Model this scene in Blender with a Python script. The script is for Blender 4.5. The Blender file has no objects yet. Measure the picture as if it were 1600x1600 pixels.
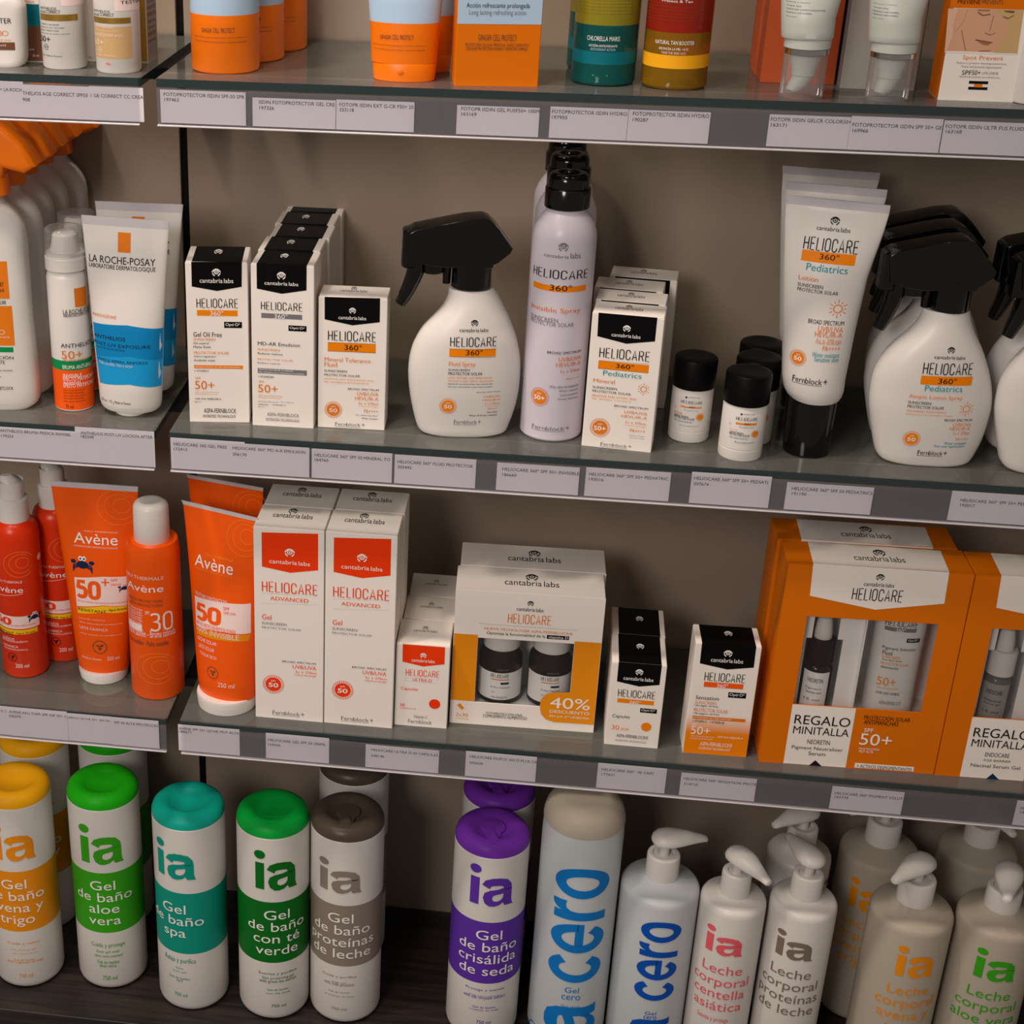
import bpy, bmesh, math, random
from mathutils import Vector, Matrix
random.seed(7)
SC = bpy.context.scene
COL = SC.collection
PI = math.pi
MM = 0.001

# ---------------------------------------------------------------- camera, world, lights, exposure
cam_d = bpy.data.cameras.new('camera')
cam = bpy.data.objects.new('camera', cam_d)
COL.objects.link(cam)
SC.camera = cam
cam_d.sensor_fit = 'HORIZONTAL'
cam_d.sensor_width = 36.0
cam_d.lens = 36.0 * 2468 / 1600
cam_d.shift_x = (800 - 515) / 1600.0
cam_d.shift_y = 0.0
cam_d.clip_start = 0.02
def cam_matrix(loc, yaw, pitch, roll):
    cy, sy, ct, st, cr, sr = math.cos(yaw), math.sin(yaw), math.cos(pitch), math.sin(pitch), math.cos(roll), math.sin(roll)
    f = Vector((sy*ct, cy*ct, -st)); r = Vector((cy, -sy, 0)); u = r.cross(f)
    r2, u2 = cr*r + sr*u, -sr*r + cr*u
    m = Matrix((r2, u2, -f)).transposed().to_4x4(); m.translation = loc
    return m
cam.matrix_world = cam_matrix(Vector((0, -1.17, 1.5)), math.radians(-7.9), math.radians(25.5), math.radians(0.56))

SC.view_settings.view_transform = 'Standard'
SC.view_settings.look = 'None'
SC.view_settings.gamma = 1.0
SC.view_settings.use_curve_mapping = False
SC.view_settings.exposure = -0.13

world = bpy.data.worlds.new('shop_air'); SC.world = world; world.use_nodes = True
bg = world.node_tree.nodes['Background']
bg.inputs[0].default_value = (1.0, 0.86, 0.74, 1); bg.inputs[1].default_value = 0.22

def area(name, loc, target, sx, sy, power, color):
    d = bpy.data.lights.new(name, 'AREA'); d.shape = 'RECTANGLE'; d.size = sx; d.size_y = sy
    d.energy = power; d.color = color
    o = bpy.data.objects.new(name, d); COL.objects.link(o); o.location = loc
    o.rotation_euler = (Vector(target) - Vector(loc)).to_track_quat('-Z', 'Y').to_euler()
    return o
def spot(name, loc, target, power, angle, blend, radius, color):
    d = bpy.data.lights.new(name, 'SPOT'); d.energy = power; d.color = color; d.spot_size = math.radians(angle); d.spot_blend = blend; d.shadow_soft_size = radius
    o = bpy.data.objects.new(name, d); COL.objects.link(o); o.location = loc
    o.rotation_euler = (Vector(target) - Vector(loc)).to_track_quat('-Z', 'Y').to_euler()
    return o
WARM = (1.0, 0.84, 0.70)
spot('ceiling_spot', (-0.80, -0.38, 2.65), (-0.45, 0.02, 0.9), 66, 64, .9, .07, WARM)
spot('ceiling_spot', (-0.26, -0.38, 2.65), (-0.26, 0.02, 0.9), 42, 56, .9, .07, WARM)
spot('ceiling_spot', (0.42, -0.38, 2.65), (0.34, 0.02, 1.4), 7, 56, .9, .07, WARM)
area('high_fill', (-1.0, -1.3, 2.6), (-0.4, 0.1, 1.0), 1.0, 0.6, 8, (1.0, 0.88, 0.80))  # added fill from high in front, not a known fitting of the shop
spot('front_fill', (-0.75, -2.0, 1.95), (-0.40, 0.0, 1.15), 84, 74, 1.0, .32, (1.0, 0.90, 0.84))  # added frontal fill behind the camera, beam fading towards the right

# ---------------------------------------------------------------- materials
def srgb(h):
    c = [int(h[i:i+2], 16) / 255 for i in (0, 2, 4)]
    return tuple(((x + 0.055) / 1.055) ** 2.4 if x > 0.04045 else x / 12.92 for x in c) + (1,)
PAL = dict(  # name: colour, roughness
    carton=('efe8e1', .45), paper=('dfdae1', .6), plastic=('dcd8d4', .32), cream=('b5ab9c', .4), lilac=('cdc6d2', .3),
    ink=('121113', .5), grey=('77757a', .5), black=('050506', .45), gloss=('080808', .12), orange=('ee8404', .45), dorange=('e07a1c', .5), swirl=('f8963a', .4),
    red=('f03c0a', .45), rust=('b2512c', .5), yellow=('f2ab1a', .45), teal=('1593a6', .5), avene=('f45a02', .35), avred=('dc3204', .3),
    pinkw=('f0d8d4', .5), lemon=('f3c01c', .5), white=('f2efec', .5), blue=('1b96d2', .45), dblue=('0d7fbb', .45), sky=('a9c3dc', .4),
    isd=('ee7402', .35), isdo=('d96f04', .5), green=('0e8a4e', .45), gold=('a98536', .3), beige=('c8a675', .45), brown=('6e4a35', .5), skin=('d2a283', .5), skind=('a06a50', .5), skinl=('dcb49a', .5), dteal=('0b6b78', .5),
    navy=('152a4c', .5), mauve=('2b1420', .4), mblue=('c6ccd0', .35), c0=('0f78c8', .45), c0d=('0a50b4', .45),
    iy=('f0ab14', .4), iyd=('e88f14', .45), ig=('1fae14', .4), igd=('3aa31a', .45), it=('10a895', .4), itd=('0e9482', .45), ik=('0aa23c', .4), ikd=('0b6c1e', .45),
    ix=('54483f', .35), ixd=('8a7e74', .45), ip=('7030a8', .4), ipd=('5d33a8', .45), ipk=('e4606a', .45), ibr=('7d6f62', .5), silver=('c8c8ca', .15), smoke=('b9b7bd', .3), slate=('9b9894', .5), pinkgrey=('c9bcb4', .5), pale=('bfc3bd', .35), crimp=('c3bfc4', .4))  # crimp: shade on the flat tube ends is put into its colour
MATS = {}
def mat(n):
    if n in MATS: return MATS[n]
    m = bpy.data.materials.new(n); m.use_nodes = True
    p = m.node_tree.nodes['Principled BSDF']
    c, r = PAL[n]
    p.inputs['Base Color'].default_value = srgb(c); p.inputs['Roughness'].default_value = r
    p.inputs['Specular IOR Level'].default_value = .12 if r > .36 else (.5 if r < .2 else .32)
    if n == 'silver': p.inputs['Metallic'].default_value = 1
    if n == 'gold': p.inputs['Metallic'].default_value = .6
    if n in ('plastic', 'cream', 'lilac', 'pale', 'mblue'):
        p.inputs['Subsurface Weight'].default_value = 0.0
    if n in ('carton', 'paper'):   # faint card grain
        nt = m.node_tree
        t = nt.nodes.new('ShaderNodeTexNoise'); t.inputs['Scale'].default_value = 900
        b = nt.nodes.new('ShaderNodeBump'); b.inputs['Strength'].default_value = .06; b.inputs['Distance'].default_value = .0004
        nt.links.new(t.outputs[0], b.inputs['Height']); nt.links.new(b.outputs[0], p.inputs['Normal'])
    MATS[n] = m
    return m
def clear_mat(n, tint, gloss, rough, ior=1.45, body=None, body_f=0.0):
    m = bpy.data.materials.new(n); m.use_nodes = True; nt = m.node_tree; nt.nodes.clear()
    out = nt.nodes.new('ShaderNodeOutputMaterial')
    tr = nt.nodes.new('ShaderNodeBsdfTransparent'); tr.inputs[0].default_value = tint
    gl = nt.nodes.new('ShaderNodeBsdfGlossy'); gl.inputs['Roughness'].default_value = rough
    fr = nt.nodes.new('ShaderNodeFresnel'); fr.inputs['IOR'].default_value = ior
    mu = nt.nodes.new('ShaderNodeMath'); mu.operation = 'MULTIPLY'; mu.inputs[1].default_value = gloss
    mx = nt.nodes.new('ShaderNodeMixShader')
    nt.links.new(fr.outputs[0], mu.inputs[0]); nt.links.new(mu.outputs[0], mx.inputs[0])
    src = tr.outputs[0]
    if body:
        df = nt.nodes.new('ShaderNodeBsdfDiffuse'); df.inputs[0].default_value = body
        m2 = nt.nodes.new('ShaderNodeMixShader'); m2.inputs[0].default_value = body_f
        nt.links.new(tr.outputs[0], m2.inputs[1]); nt.links.new(df.outputs[0], m2.inputs[2]); src = m2.outputs[0]
    nt.links.new(src, mx.inputs[1]); nt.links.new(gl.outputs[0], mx.inputs[2]); nt.links.new(mx.outputs[0], out.inputs[0])
    MATS[n] = m
clear_mat('clearcap', (.95, .95, .95, 1), .6, .08, 1.4, (.85, .85, .85, 1), .13)
clear_mat('film', (.985, .985, .985, 1), .6, .03)
clear_mat('glass', (.95, .965, .95, 1), 1.0, .02, 1.5, (.46, .475, .42, 1), .20)
clear_mat('strip', (.985, .985, .99, 1), .7, .08, 1.45, (.55, .54, .58, 1), .03)
clear_mat('lipfilm', (.93, .93, .94, 1), .9, .08, 1.45, (.55, .55, .56, 1), .10)
clear_mat('stripback', (.55, .55, .57, 1), .5, .2, 1.45, (.17, .165, .18, 1), .8)
clear_mat('ateal', (.03, .35, .34, 1), 1, .05, 1.4, (.01, .16, .15, 1), .45)
clear_mat('ayellow', (.75, .60, .03, 1), 1, .05, 1.4, (.42, .36, .03, 1), .55)
clear_mat('aamber', (.75, .40, .03, 1), 1, .05, 1.4, (.38, .20, .01, 1), .45)
clear_mat('ared', (.6, .03, .01, 1), 1, .05, 1.4, (.40, .025, .01, 1), .6)
clear_mat('agrey', (.55, .53, .50, 1), 1, .05, 1.4, (.25, .24, .22, 1), .5)
clear_mat('adark', (.10, .06, .05, 1), 1, .05, 1.4, (.03, .02, .018, 1), .7)

# ---------------------------------------------------------------- text (built-in vector font) and flat print shapes
TXT = {}
def text2d(s, bold):
    k = (s, bold)
    if k not in TXT:
        c = bpy.data.curves.new('lettering', 'FONT'); c.body = s; c.size = 1; c.offset = bold if bold < 0 else 0; c.resolution_u = 2 if len(s) > 12 else 4
        o = bpy.data.objects.new('lettering', c)
        me = bpy.data.meshes.new_from_object(o)
        v = [(p.co.x, p.co.y) for p in me.vertices]; f = [tuple(p.vertices) for p in me.polygons]
        bpy.data.objects.remove(o); bpy.data.meshes.remove(me); bpy.data.curves.remove(c)
        if bold > 0:      # heavier weight: a border along every outline edge
            cnt = {}
            for q in f:
                for i in range(len(q)): cnt[(q[i-1], q[i])] = cnt.get((q[i-1], q[i]), 0) + 1
            vv = list(v); ff = list(f); d = bold
            for (i, j) in cnt:
                if (j, i) in cnt: continue
                (ax, ay), (bx_, by) = v[i], v[j]; dx, dy = bx_-ax, by-ay; L = math.hypot(dx, dy)
                if L < 1e-6: continue
                dx, dy = dx/L*d, dy/L*d; b0 = len(vv)
                vv += [(ax-dx*.4-dy, ay-dy*.4+dx), (ax-dx*.4+dy, ay-dy*.4-dx), (bx_+dx*.4+dy, by+dy*.4-dx), (bx_+dx*.4-dy, by+dy*.4+dx)]; ff.append((b0, b0+1, b0+2, b0+3))
            v, f = vv, ff
        x0 = min(p[0] for p in v); x1 = max(p[0] for p in v); y0 = min(p[1] for p in v); y1 = max(p[1] for p in v)
        TXT[k] = (v, f, x0, x1, y0, y1)
    return TXT[k]
def arc(cx, cy, r, a0, a1, n): return [(cx + r*math.cos(a0 + (a1-a0)*i/n), cy + r*math.sin(a0 + (a1-a0)*i/n)) for i in range(n+1)]
def ribbon(pts, w, closed=False):
    V = []; F = []; n = len(pts)
    for i, p in enumerate(pts):
        a = pts[i-1] if (i or closed) else p; b = pts[(i+1) % n] if (i < n-1 or closed) else p
        dx, dy = b[0]-a[0], b[1]-a[1]; l = math.hypot(dx, dy) or 1
        V += [(p[0]-dy/l*w/2, p[1]+dx/l*w/2), (p[0]+dy/l*w/2, p[1]-dx/l*w/2)]
    for i in range(n if closed else n-1):
        j = (i+1) % n; F.append((2*i, 2*i+1, 2*j+1, 2*j))
    return V, F
def quadfill(outer, inner):
    n = len(outer); return outer + inner, [(i, (i+1) % n, n+(i+1) % n, n+i) for i in range(n)]
# big bold letters of the bath gel bottles, drawn on a unit x-height
def glyph(ch):
    if ch == 'i':
        return [([(0, 0), (.3, 0), (.3, 1), (0, 1)], [(0, 1, 2, 3)]), ((lambda p: (p, [tuple(range(len(p)))]))([(.15 + .19*math.cos(a*PI/12), 1.3 + .16*math.sin(a*PI/12)) for a in range(24)]))], .3
    if ch == 'o':
        o = [(.54 + .54*math.cos(a*PI/20), .5 + .53*math.sin(a*PI/20)) for a in range(40)]; i = [(.54 + .25*math.cos(a*PI/20), .5 + .31*math.sin(a*PI/20)) for a in range(40)]
        return [quadfill(o, i)], 1.08
    if ch == 'c':
        a0, a1 = .20*PI, 1.80*PI
        o = [(.54 + .54*math.cos(a0+(a1-a0)*k/32), .5 + .53*math.sin(a0+(a1-a0)*k/32)) for k in range(33)]; i = [(.54 + .25*math.cos(a0+(a1-a0)*k/32), .5 + .31*math.sin(a0+(a1-a0)*k/32)) for k in range(33)]
        return [(o + i, [(k, k+1, 34+k, 33+k) for k in range(32)])], 1.0
    if ch == 'e':
        a0, a1 = 0, 1.80*PI
        o = [(.54 + .54*math.cos(a0+(a1-a0)*k/32), .5 + .53*math.sin(a0+(a1-a0)*k/32)) for k in range(33)]; i = [(.54 + .26*math.cos(a0+(a1-a0)*k/32), .5 + .31*math.sin(a0+(a1-a0)*k/32)) for k in range(33)]
        return [(o + i, [(k, k+1, 34+k, 33+k) for k in range(32)]), ([(.26, .40), (1.075, .40), (1.075, .56), (.26, .56)], [(0, 1, 2, 3)])], 1.08
    if ch == 'r':
        o = [(.3, .55), (.33, .68), (.42, .76), (.55, .78), (.68, .76)]; t = [(.3, .84), (.36, .93), (.45, 1.0), (.56, 1.03), (.68, 1.03)]
        return [([(0, 0), (.3, 0), (.3, 1), (0, 1)], [(0, 1, 2, 3)]), (o + t, [(k, k+1, 6+k, 5+k) for k in range(4)])], .68
    if ch == 'a':
        top = ribbon([(.08, .70), (.15, .83), (.30, .885), (.50, .89), (.68, .85), (.77, .73), (.785, .58)], .28)
        stem = ([(.64, .62), (.925, .62), (.925, .22), (.955, .06), (1.0, 0), (.70, 0), (.64, .12)], [(0, 1, 2, 3, 4, 5, 6)])
        bo = [(.64, .66), (.46, .61), (.22, .57), (.05, .47), (0, .29), (.06, .09), (.20, -.02), (.36, -.03), (.52, .02), (.66, .13)]
        bi = [(.64, .46), (.52, .43), (.40, .41), (.32, .37), (.29, .28), (.31, .20), (.38, .165), (.48, .17), (.58, .225), (.64, .33)]
        return [top, stem, (bo + bi, [(k, k+1, 11+k, 10+k) for k in range(9)])], 1.0
def word(s):
    V = []; F = []; x = 0
    for ch in s:
        polys, w = glyph(ch)
        for v, f in polys:
            b = len(V); V += [(p[0]+x, p[1]) for p in v]; F += [tuple(b+i for i in q) for q in f]
        x += w + .13
    return V, F
STROKES = {'5': [[(.36, 1), (.06, 1), (.03, .56), (.1, .6), (.2, .62), (.3, .59), (.37, .5), (.39, .33), (.37, .14), (.3, .03), (.2, 0), (.08, .02), (.01, .1)]],
    '0': [[(0, .25), (.03, .1), (.1, .02), (.2, 0), (.3, .02), (.37, .1), (.4, .25), (.4, .75), (.37, .9), (.3, .98), (.2, 1), (.1, .98), (.03, .9), (0, .75), (0, .25)]],
    '3': [[(.02, .9), (.1, .98), (.2, 1), (.3, .97), (.36, .88), (.36, .66), (.29, .56), (.14, .53), (.3, .5), (.38, .4), (.38, .14), (.3, .03), (.2, 0), (.09, .02), (0, .1)]]}
STROKES.update(
    H=[[(0, 0), (0, 1)], [(.36, 0), (.36, 1)], [(0, .5), (.36, .5)]], E=[[(.31, 1), (0, 1), (0, 0), (.31, 0)], [(0, .51), (.28, .51)]], L=[[(0, 1), (0, 0), (.29, 0)]], I=[[(0, 0), (0, 1)]],
    A=[[(0, 0), (.2, 1), (.4, 0)], [(.07, .3), (.33, .3)]], R=[[(0, 0), (0, 1), (.2, 1), (.31, .95), (.36, .84), (.36, .66), (.31, .55), (.2, .5), (0, .5)], [(.21, .5), (.38, 0)]],
    O=[[(0, .22), (.03, .09), (.1, .02), (.19, 0), (.28, .02), (.35, .09), (.38, .22), (.38, .78), (.35, .91), (.28, .98), (.19, 1), (.1, .98), (.03, .91), (0, .78), (0, .22)]],
    C=[[(.36, .7), (.36, .8), (.33, .92), (.26, .985), (.18, 1), (.1, .98), (.03, .91), (0, .78), (0, .22), (.03, .09), (.1, .02), (.18, 0), (.26, .015), (.33, .08), (.36, .2), (.36, .3)]])
def thin_word(s, w=.085):
    V = []; F = []; x = 0
    for ch in s:
        mx = 0
        for st in STROKES[ch]:
            st = [(a + x, w/2 + b*(1-w)) for a, b in st]; mx = max(mx, max(p[0] for p in st) - x)
            v, f = ribbon(st, w); b0 = len(V); V += v; F += [tuple(b0+i for i in q) for q in f]
        x += mx + .2
    x0 = min(p[0] for p in V); x1 = max(p[0] for p in V)
    return [((p[0]-x0)/(x1-x0), p[1]) for p in V], F
def eye_logo():
    V = []; F = []
    def put(vf):
        b = len(V); V.extend(vf[0]); F.extend(tuple(b+i for i in q) for q in vf[1])
    put(quadfill(arc(0, .08, .30, 0, 2*PI, 20)[:-1], arc(0, .08, .19, 0, 2*PI, 20)[:-1]))
    put((arc(0, .08, .10, 0, 2*PI, 12)[:-1], [tuple(range(12))]))
    put(ribbon([(-.52, .04), (-.36, .26), (-.18, .39), (0, .43), (.18, .39), (.36, .26), (.52, .04)], .14))
    put(ribbon([(-.47, -.08), (-.37, -.27), (-.2, -.42)], .13)); put(ribbon([(.47, -.08), (.37, -.27), (.2, -.42)], .13))
    return V, F
EYE = eye_logo()
def blob(rx, ry, n=28): return [(rx*math.cos(2*PI*k/n), ry*math.sin(2*PI*k/n)) for k in range(n)]

def shapes(pr):
    """one print entry -> list of (verts2d, faces, colour, layer)"""
    k = pr[0]; out = []
    if k == 't':      # fitted text: text, u0,u1,v0,v1, colour, bold
        _, s, u0, u1, v0, v1, c = pr[:7]; b = pr[7] if len(pr) > 7 else 0
        if s == 'HELIOCARE':
            v, f = thin_word(s); out.append(([(u0 + p[0]*(u1-u0), v0 + p[1]*(v1-v0)) for p in v], f, c, 3)); return out
        v, f, x0, x1, y0, y1 = text2d(s, b)
        out.append(([(u0 + (p[0]-x0)/(x1-x0)*(u1-u0), v0 + (p[1]-y0)/(y1-y0)*(v1-v0)) for p in v], f, c, 3))
    elif k == 'k':    # figures drawn with an even stroke: text,u0,u1,v0,v1,colour,stroke
        _, s, u0, u1, v0, v1, c, w = pr
        v, f = thin_word(s, w); out.append(([(u0 + p[0]*(u1-u0), v0 + p[1]*(v1-v0)) for p in v], f, c, 3))
    elif k == 'n':    # natural text centred at u, baseline v, size, x scale
        _, s, u, vb, sz, c, b, sx = pr
        v, f, x0, x1, y0, y1 = text2d(s, b); m = (x0+x1)/2
        out.append(([(u + (p[0]-m)*sz*sx, vb + p[1]*sz) for p in v], f, c, 3))
    elif k == 'w':    # big drawn word: text,u0,u1,v0(baseline),v1(x height),colour, rotated
        _, s, u0, u1, v0, v1, c, rot = pr
        V, F = word(s); W = max(p[0] for p in V)
        if rot: P = [(u1 - p[1]*(u1-u0), v0 + p[0]/W*(v1-v0)) for p in V]
        else: P = [(u0 + p[0]/W*(u1-u0), v0 + p[1]*(v1-v0)) for p in V]
        out.append((P, F, c, 3))
    elif k == 'r':    # rectangle
        _, u0, u1, v0, v1, c = pr[:6]; L = pr[6] if len(pr) > 6 else 1
        nu = max(1, int(abs(u1-u0)/3)); nv = max(1, int(abs(v1-v0)/6)) if L > 0 else 1
        V = [(u0+(u1-u0)*i/nu, v0+(v1-v0)*j/nv) for j in range(nv+1) for i in range(nu+1)]
        F = [(j*(nu+1)+i, j*(nu+1)+i+1, (j+1)*(nu+1)+i+1, (j+1)*(nu+1)+i) for j in range(nv) for i in range(nu)]
        out.append((V, F, c, L))
    elif k == 'p':    # polygon
        P = list(pr[1]); out.append((P, [tuple(range(len(P)))], pr[2], pr[3] if len(pr) > 3 else 1))
    elif k == 'd':    # disc u,v,ru,rv,colour
        _, u, v, ru, rv, c = pr[:6]; P = [(u+a, v+b) for a, b in blob(ru, rv)]; out.append((P, [tuple(range(len(P)))], c, pr[6] if len(pr) > 6 else 2))
    elif k == 'o':    # ring u,v,ru,rv,width,colour
        _, u, v, ru, rv, w, c = pr[:7]; V, F = ribbon([(u+a, v+b) for a, b in blob(ru, rv, 36)], w, True); out.append((V, F, c, 2))
    elif k == 'l':    # line
        V, F = ribbon(list(pr[1]), pr[2]); out.append((V, F, pr[3], 2))
    elif k == 'e':    # eye emblem u,v,size_u,size_v,colour
        _, u, v, su, sv, c = pr; out.append(([(u+p[0]*su, v+p[1]*sv) for p in EYE[0]], EYE[1], c, 3))
    elif k == 's':    # little sun icon u,v,r,colour
        _, u, v, r, c = pr
        V, F = ribbon([(u+a, v+b) for a, b in blob(r*.45, r*.42, 20)], r*.1, True); out.append((V, F, c, 2))
        for q in range(12):
            a = 2*PI*q/12; V, F = ribbon([(u+r*.62*math.cos(a), v+r*.62*math.sin(a)), (u+r*(1 if q % 2 else .85)*math.cos(a), v+r*(1 if q % 2 else .85)*math.sin(a))], r*.08); out.append((V, F, c, 2))
    elif k == 'b':    # SPF badge u,v,r,text,colour
        _, u, v, r, s, c = pr
        out += shapes(('d', u, v, r, r, c, 2)) + shapes(('o', u, v, r*1.3, r*1.3, r*.05, c))
        for q in range(26):
            a = 2*PI*q/26
            V, F = ribbon([(u+r*1.15*math.cos(a-.05), v+r*1.15*math.sin(a-.05)), (u+r*1.15*math.cos(a+.05), v+r*1.15*math.sin(a+.05))], r*.14); out.append((V, F, c, 2))
        w = r*(.62 if len(s) < 3 else .78)
        out += shapes(('t', s, u-w, u+w, v-r*.42, v+r*.22, 'white', .02)) + shapes(('t', 'SPF', u-r*.3, u+r*.3, v+r*.38, v+r*.6, 'white'))
    elif k == 'sw':   # double swirl u,v,ru,rv,colour
        _, u, v, ru, rv, c = pr
        for q, (a0, a1) in enumerate(((.15, 1.75), (.3, 1.9), (0, 2))):
            s = (1, .74, .42)[q]; n = 30
            P = [(u + ru*s*math.cos((a0+(a1-a0)*i/n)*PI) + ru*.1*q, v + rv*s*math.sin((a0+(a1-a0)*i/n)*PI) + rv*.06*q) for i in range(n+1)]
            V, F = ribbon(P, .32); out.append((V, F, c, 2))
    elif k == 'em':   # round leaf emblem
        _, u, v, r, c = pr
        V, F = ribbon([(u+a, v+b) for a, b in blob(r, r, 24)], r*.12, True); out.append((V, F, c, 2))
        out.append(([(u-.55*r, v+.35*r), (u-.1*r, v+.3*r), (u, v), (u-.4*r, v+.1*r)], [(0, 1, 2, 3)], c, 2)); out.append(([(u+.6*r, v+.5*r), (u+.05*r, v+.35*r), (u, v), (u+.5*r, v+.1*r)], [(0, 1, 2, 3)], c, 2))
        out.append(([(u-.3*r, v-.1*r), (u+.35*r, v-.05*r), (u+.05*r, v-.6*r)], [(0, 1, 2)], c, 2))
    elif k == 'cr':   # small printed crab
        _, u, v, r, c = pr
        out.append(([(u+a, v+b) for a, b in blob(r*.6, r*.38, 16)], [tuple(range(16))], c, 2))
        for sx in (-1, 1):
            out.append(([(u+sx*r*.18+a, v+r*.62+b) for a, b in blob(r*.2, r*.24, 12)], [tuple(range(12))], 'white', 2))
            out.append(([(u+sx*r*.18+a, v+r*.6+b) for a, b in blob(r*.09, r*.11, 10)], [tuple(range(10))], c, 3))
            out.append(([(u+sx*r*.9+a, v+r*.25+b) for a, b in blob(r*.28, r*.2, 12)], [tuple(range(12))], c, 2))
            for q in range(3):
                V, F = ribbon([(u+sx*r*.4, v-r*.1*q), (u+sx*r*.85, v-r*(.05+.2*q)), (u+sx*r*.95, v-r*(.35+.2*q))], r*.12); out.append((V, F, c, 2))
    elif k == 'g':    # printed colour fade from one ink to another
        _, u0, u1, v0, v1, a, b = pr
        for i in range(14):
            t = (i+.5)/14; nm = 'fade %d' % i
            if nm not in MATS:
                m = mat(a).copy(); m.name = nm; ca, cb = srgb(PAL[a][0]), srgb(PAL[b][0])
                m.node_tree.nodes['Principled BSDF'].inputs['Base Color'].default_value = [p+(q-p)*t for p, q in zip(ca, cb)]; MATS[nm] = m
            out += shapes(('r', u0, u1, v0+(v1-v0)*i/14, v0+(v1-v0)*(i+1)/14, nm))
    return out

def cutstrips(V, F, step):
    """split faces at regular u positions so that print can bend round a body"""
    nv = list(V); nf = []; cache = {}
    for f in F:
        us = [V[i][0] for i in f]; k0 = math.floor(min(us)/step + 1e-6); k1 = math.floor(max(us)/step - 1e-6)
        if k1 <= k0: nf.append(f); continue
        poly = [V[i] for i in f]
        for k in range(k0, k1+1):
            P = poly
            for lim, sg in ((k*step, 1), ((k+1)*step, -1)):
                Q = []
                for i in range(len(P)):
                    a, b = P[i-1], P[i]; da, db = (a[0]-lim)*sg, (b[0]-lim)*sg
                    if (da >= 0) != (db >= 0):
                        t = da/(da-db); Q.append((a[0]+(b[0]-a[0])*t, a[1]+(b[1]-a[1])*t))
                    if db >= 0: Q.append(b)
                P = Q
                if len(P) < 3: break
            if len(P) < 3: continue
            idx = []
            for p in P:
                key = (round(p[0], 4), round(p[1], 4))
                if key not in cache: cache[key] = len(nv); nv.append(p)
                if cache[key] not in idx: idx.append(cache[key])
            if len(idx) > 2: nf.append(tuple(idx))
    return nv, nf

class MB:
    """collects geometry in millimetres, links it as ONE mesh object"""
    def __init__(s): s.v = []; s.f = []; s.m = []; s.names = []; s.smooth = []
    def mi(s, n):
        if n not in s.names: s.names.append(n)
        return s.names.index(n)
    def add(s, V, F, m, smooth=False):
        b = len(s.v); s.v += V; i = s.mi(m)
        for f in F: s.f.append(tuple(b+k for k in f)); s.m.append(i); s.smooth.append(smooth)
    def prints(s, prs, fn, step=0, vstep=0):
        for pr in prs:
            for V, F, c, L in shapes(pr):
                if step: V, F = cutstrips(V, F, step)
                if vstep and pr[0] in 'rpog':
                    V, F = cutstrips([(b_, a_) for a_, b_ in V], F, vstep); V = [(b_, a_) for a_, b_ in V]
                s.add([fn(p[0], p[1], .12*L) for p in V], F, c)
    def build(s, name, parent=None, sharp=35):
        me = bpy.data.meshes.new(name); me.from_pydata([(a*MM, b*MM, c*MM) for a, b, c in s.v], [], s.f)
        for n in s.names: me.materials.append(mat(n))
        me.polygons.foreach_set('material_index', s.m); me.polygons.foreach_set('use_smooth', s.smooth)
        me.update()
        if any(s.smooth): me.set_sharp_from_angle(angle=math.radians(sharp))
        o = bpy.data.objects.new(name, me); COL.objects.link(o)
        if parent: o.parent = parent
        return o

def thing(name, label, cat, x, y, z, rot=0, group=None):
    o = bpy.data.objects.new(name, None); COL.objects.link(o); o.empty_display_size = .02
    o.location = (x, y, z); o.rotation_euler = (0, 0, math.radians(rot)); o['label'] = label; o['category'] = cat
    if group: o['group'] = group
    return o
def tag(o, label, cat, group=None):
    o['label'] = label; o['category'] = cat
    if group: o['group'] = group
    return o
def dup(r, label, dx, dy, drot=0, dz=0):
    """copy of a thing and of its parts and sub-parts"""
    c = r.copy(); COL.objects.link(c); c.location = (r.location.x+dx, r.location.y+dy, r.location.z+dz); c.rotation_euler.z += math.radians(drot); c['label'] = label
    for ch in list(r.children):
        k = ch.copy(); COL.objects.link(k); k.parent = c
        for g in list(ch.children):
            h = g.copy(); COL.objects.link(h); h.parent = k
    return c

# ---------------------------------------------------------------- shapes
def ring_at(R, z):
    if z <= R[0][0]: return R[0][1:]
    for a, b in zip(R, R[1:]):
        if a[0] <= z <= b[0] and b[0] > a[0]:
            t = (z-a[0])/(b[0]-a[0]); return tuple(a[i]+(b[i]-a[i])*t for i in range(1, 5))
    return R[-1][1:]
def smooth_rings(R, n):
    out = []
    for i in range(len(R)-1):
        p0, p1, p2, p3 = R[max(0, i-1)], R[i], R[i+1], R[min(len(R)-1, i+2)]
        for k in range(n):
            t = k/n; z = p1[0]+(p2[0]-p1[0])*t; r = [z]
            for c in range(1, 5):
                m1 = (p2[c]-p0[c])/((p2[0]-p0[0]) or 1)*(p2[0]-p1[0]); m2 = (p3[c]-p1[c])/((p3[0]-p1[0]) or 1)*(p2[0]-p1[0])
                r.append((2*t**3-3*t*t+1)*p1[c] + (t**3-2*t*t+t)*m1 + (-2*t**3+3*t*t)*p2[c] + (t**3-t*t)*m2)
            out.append(tuple(r))
    return out + [R[-1]]
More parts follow.
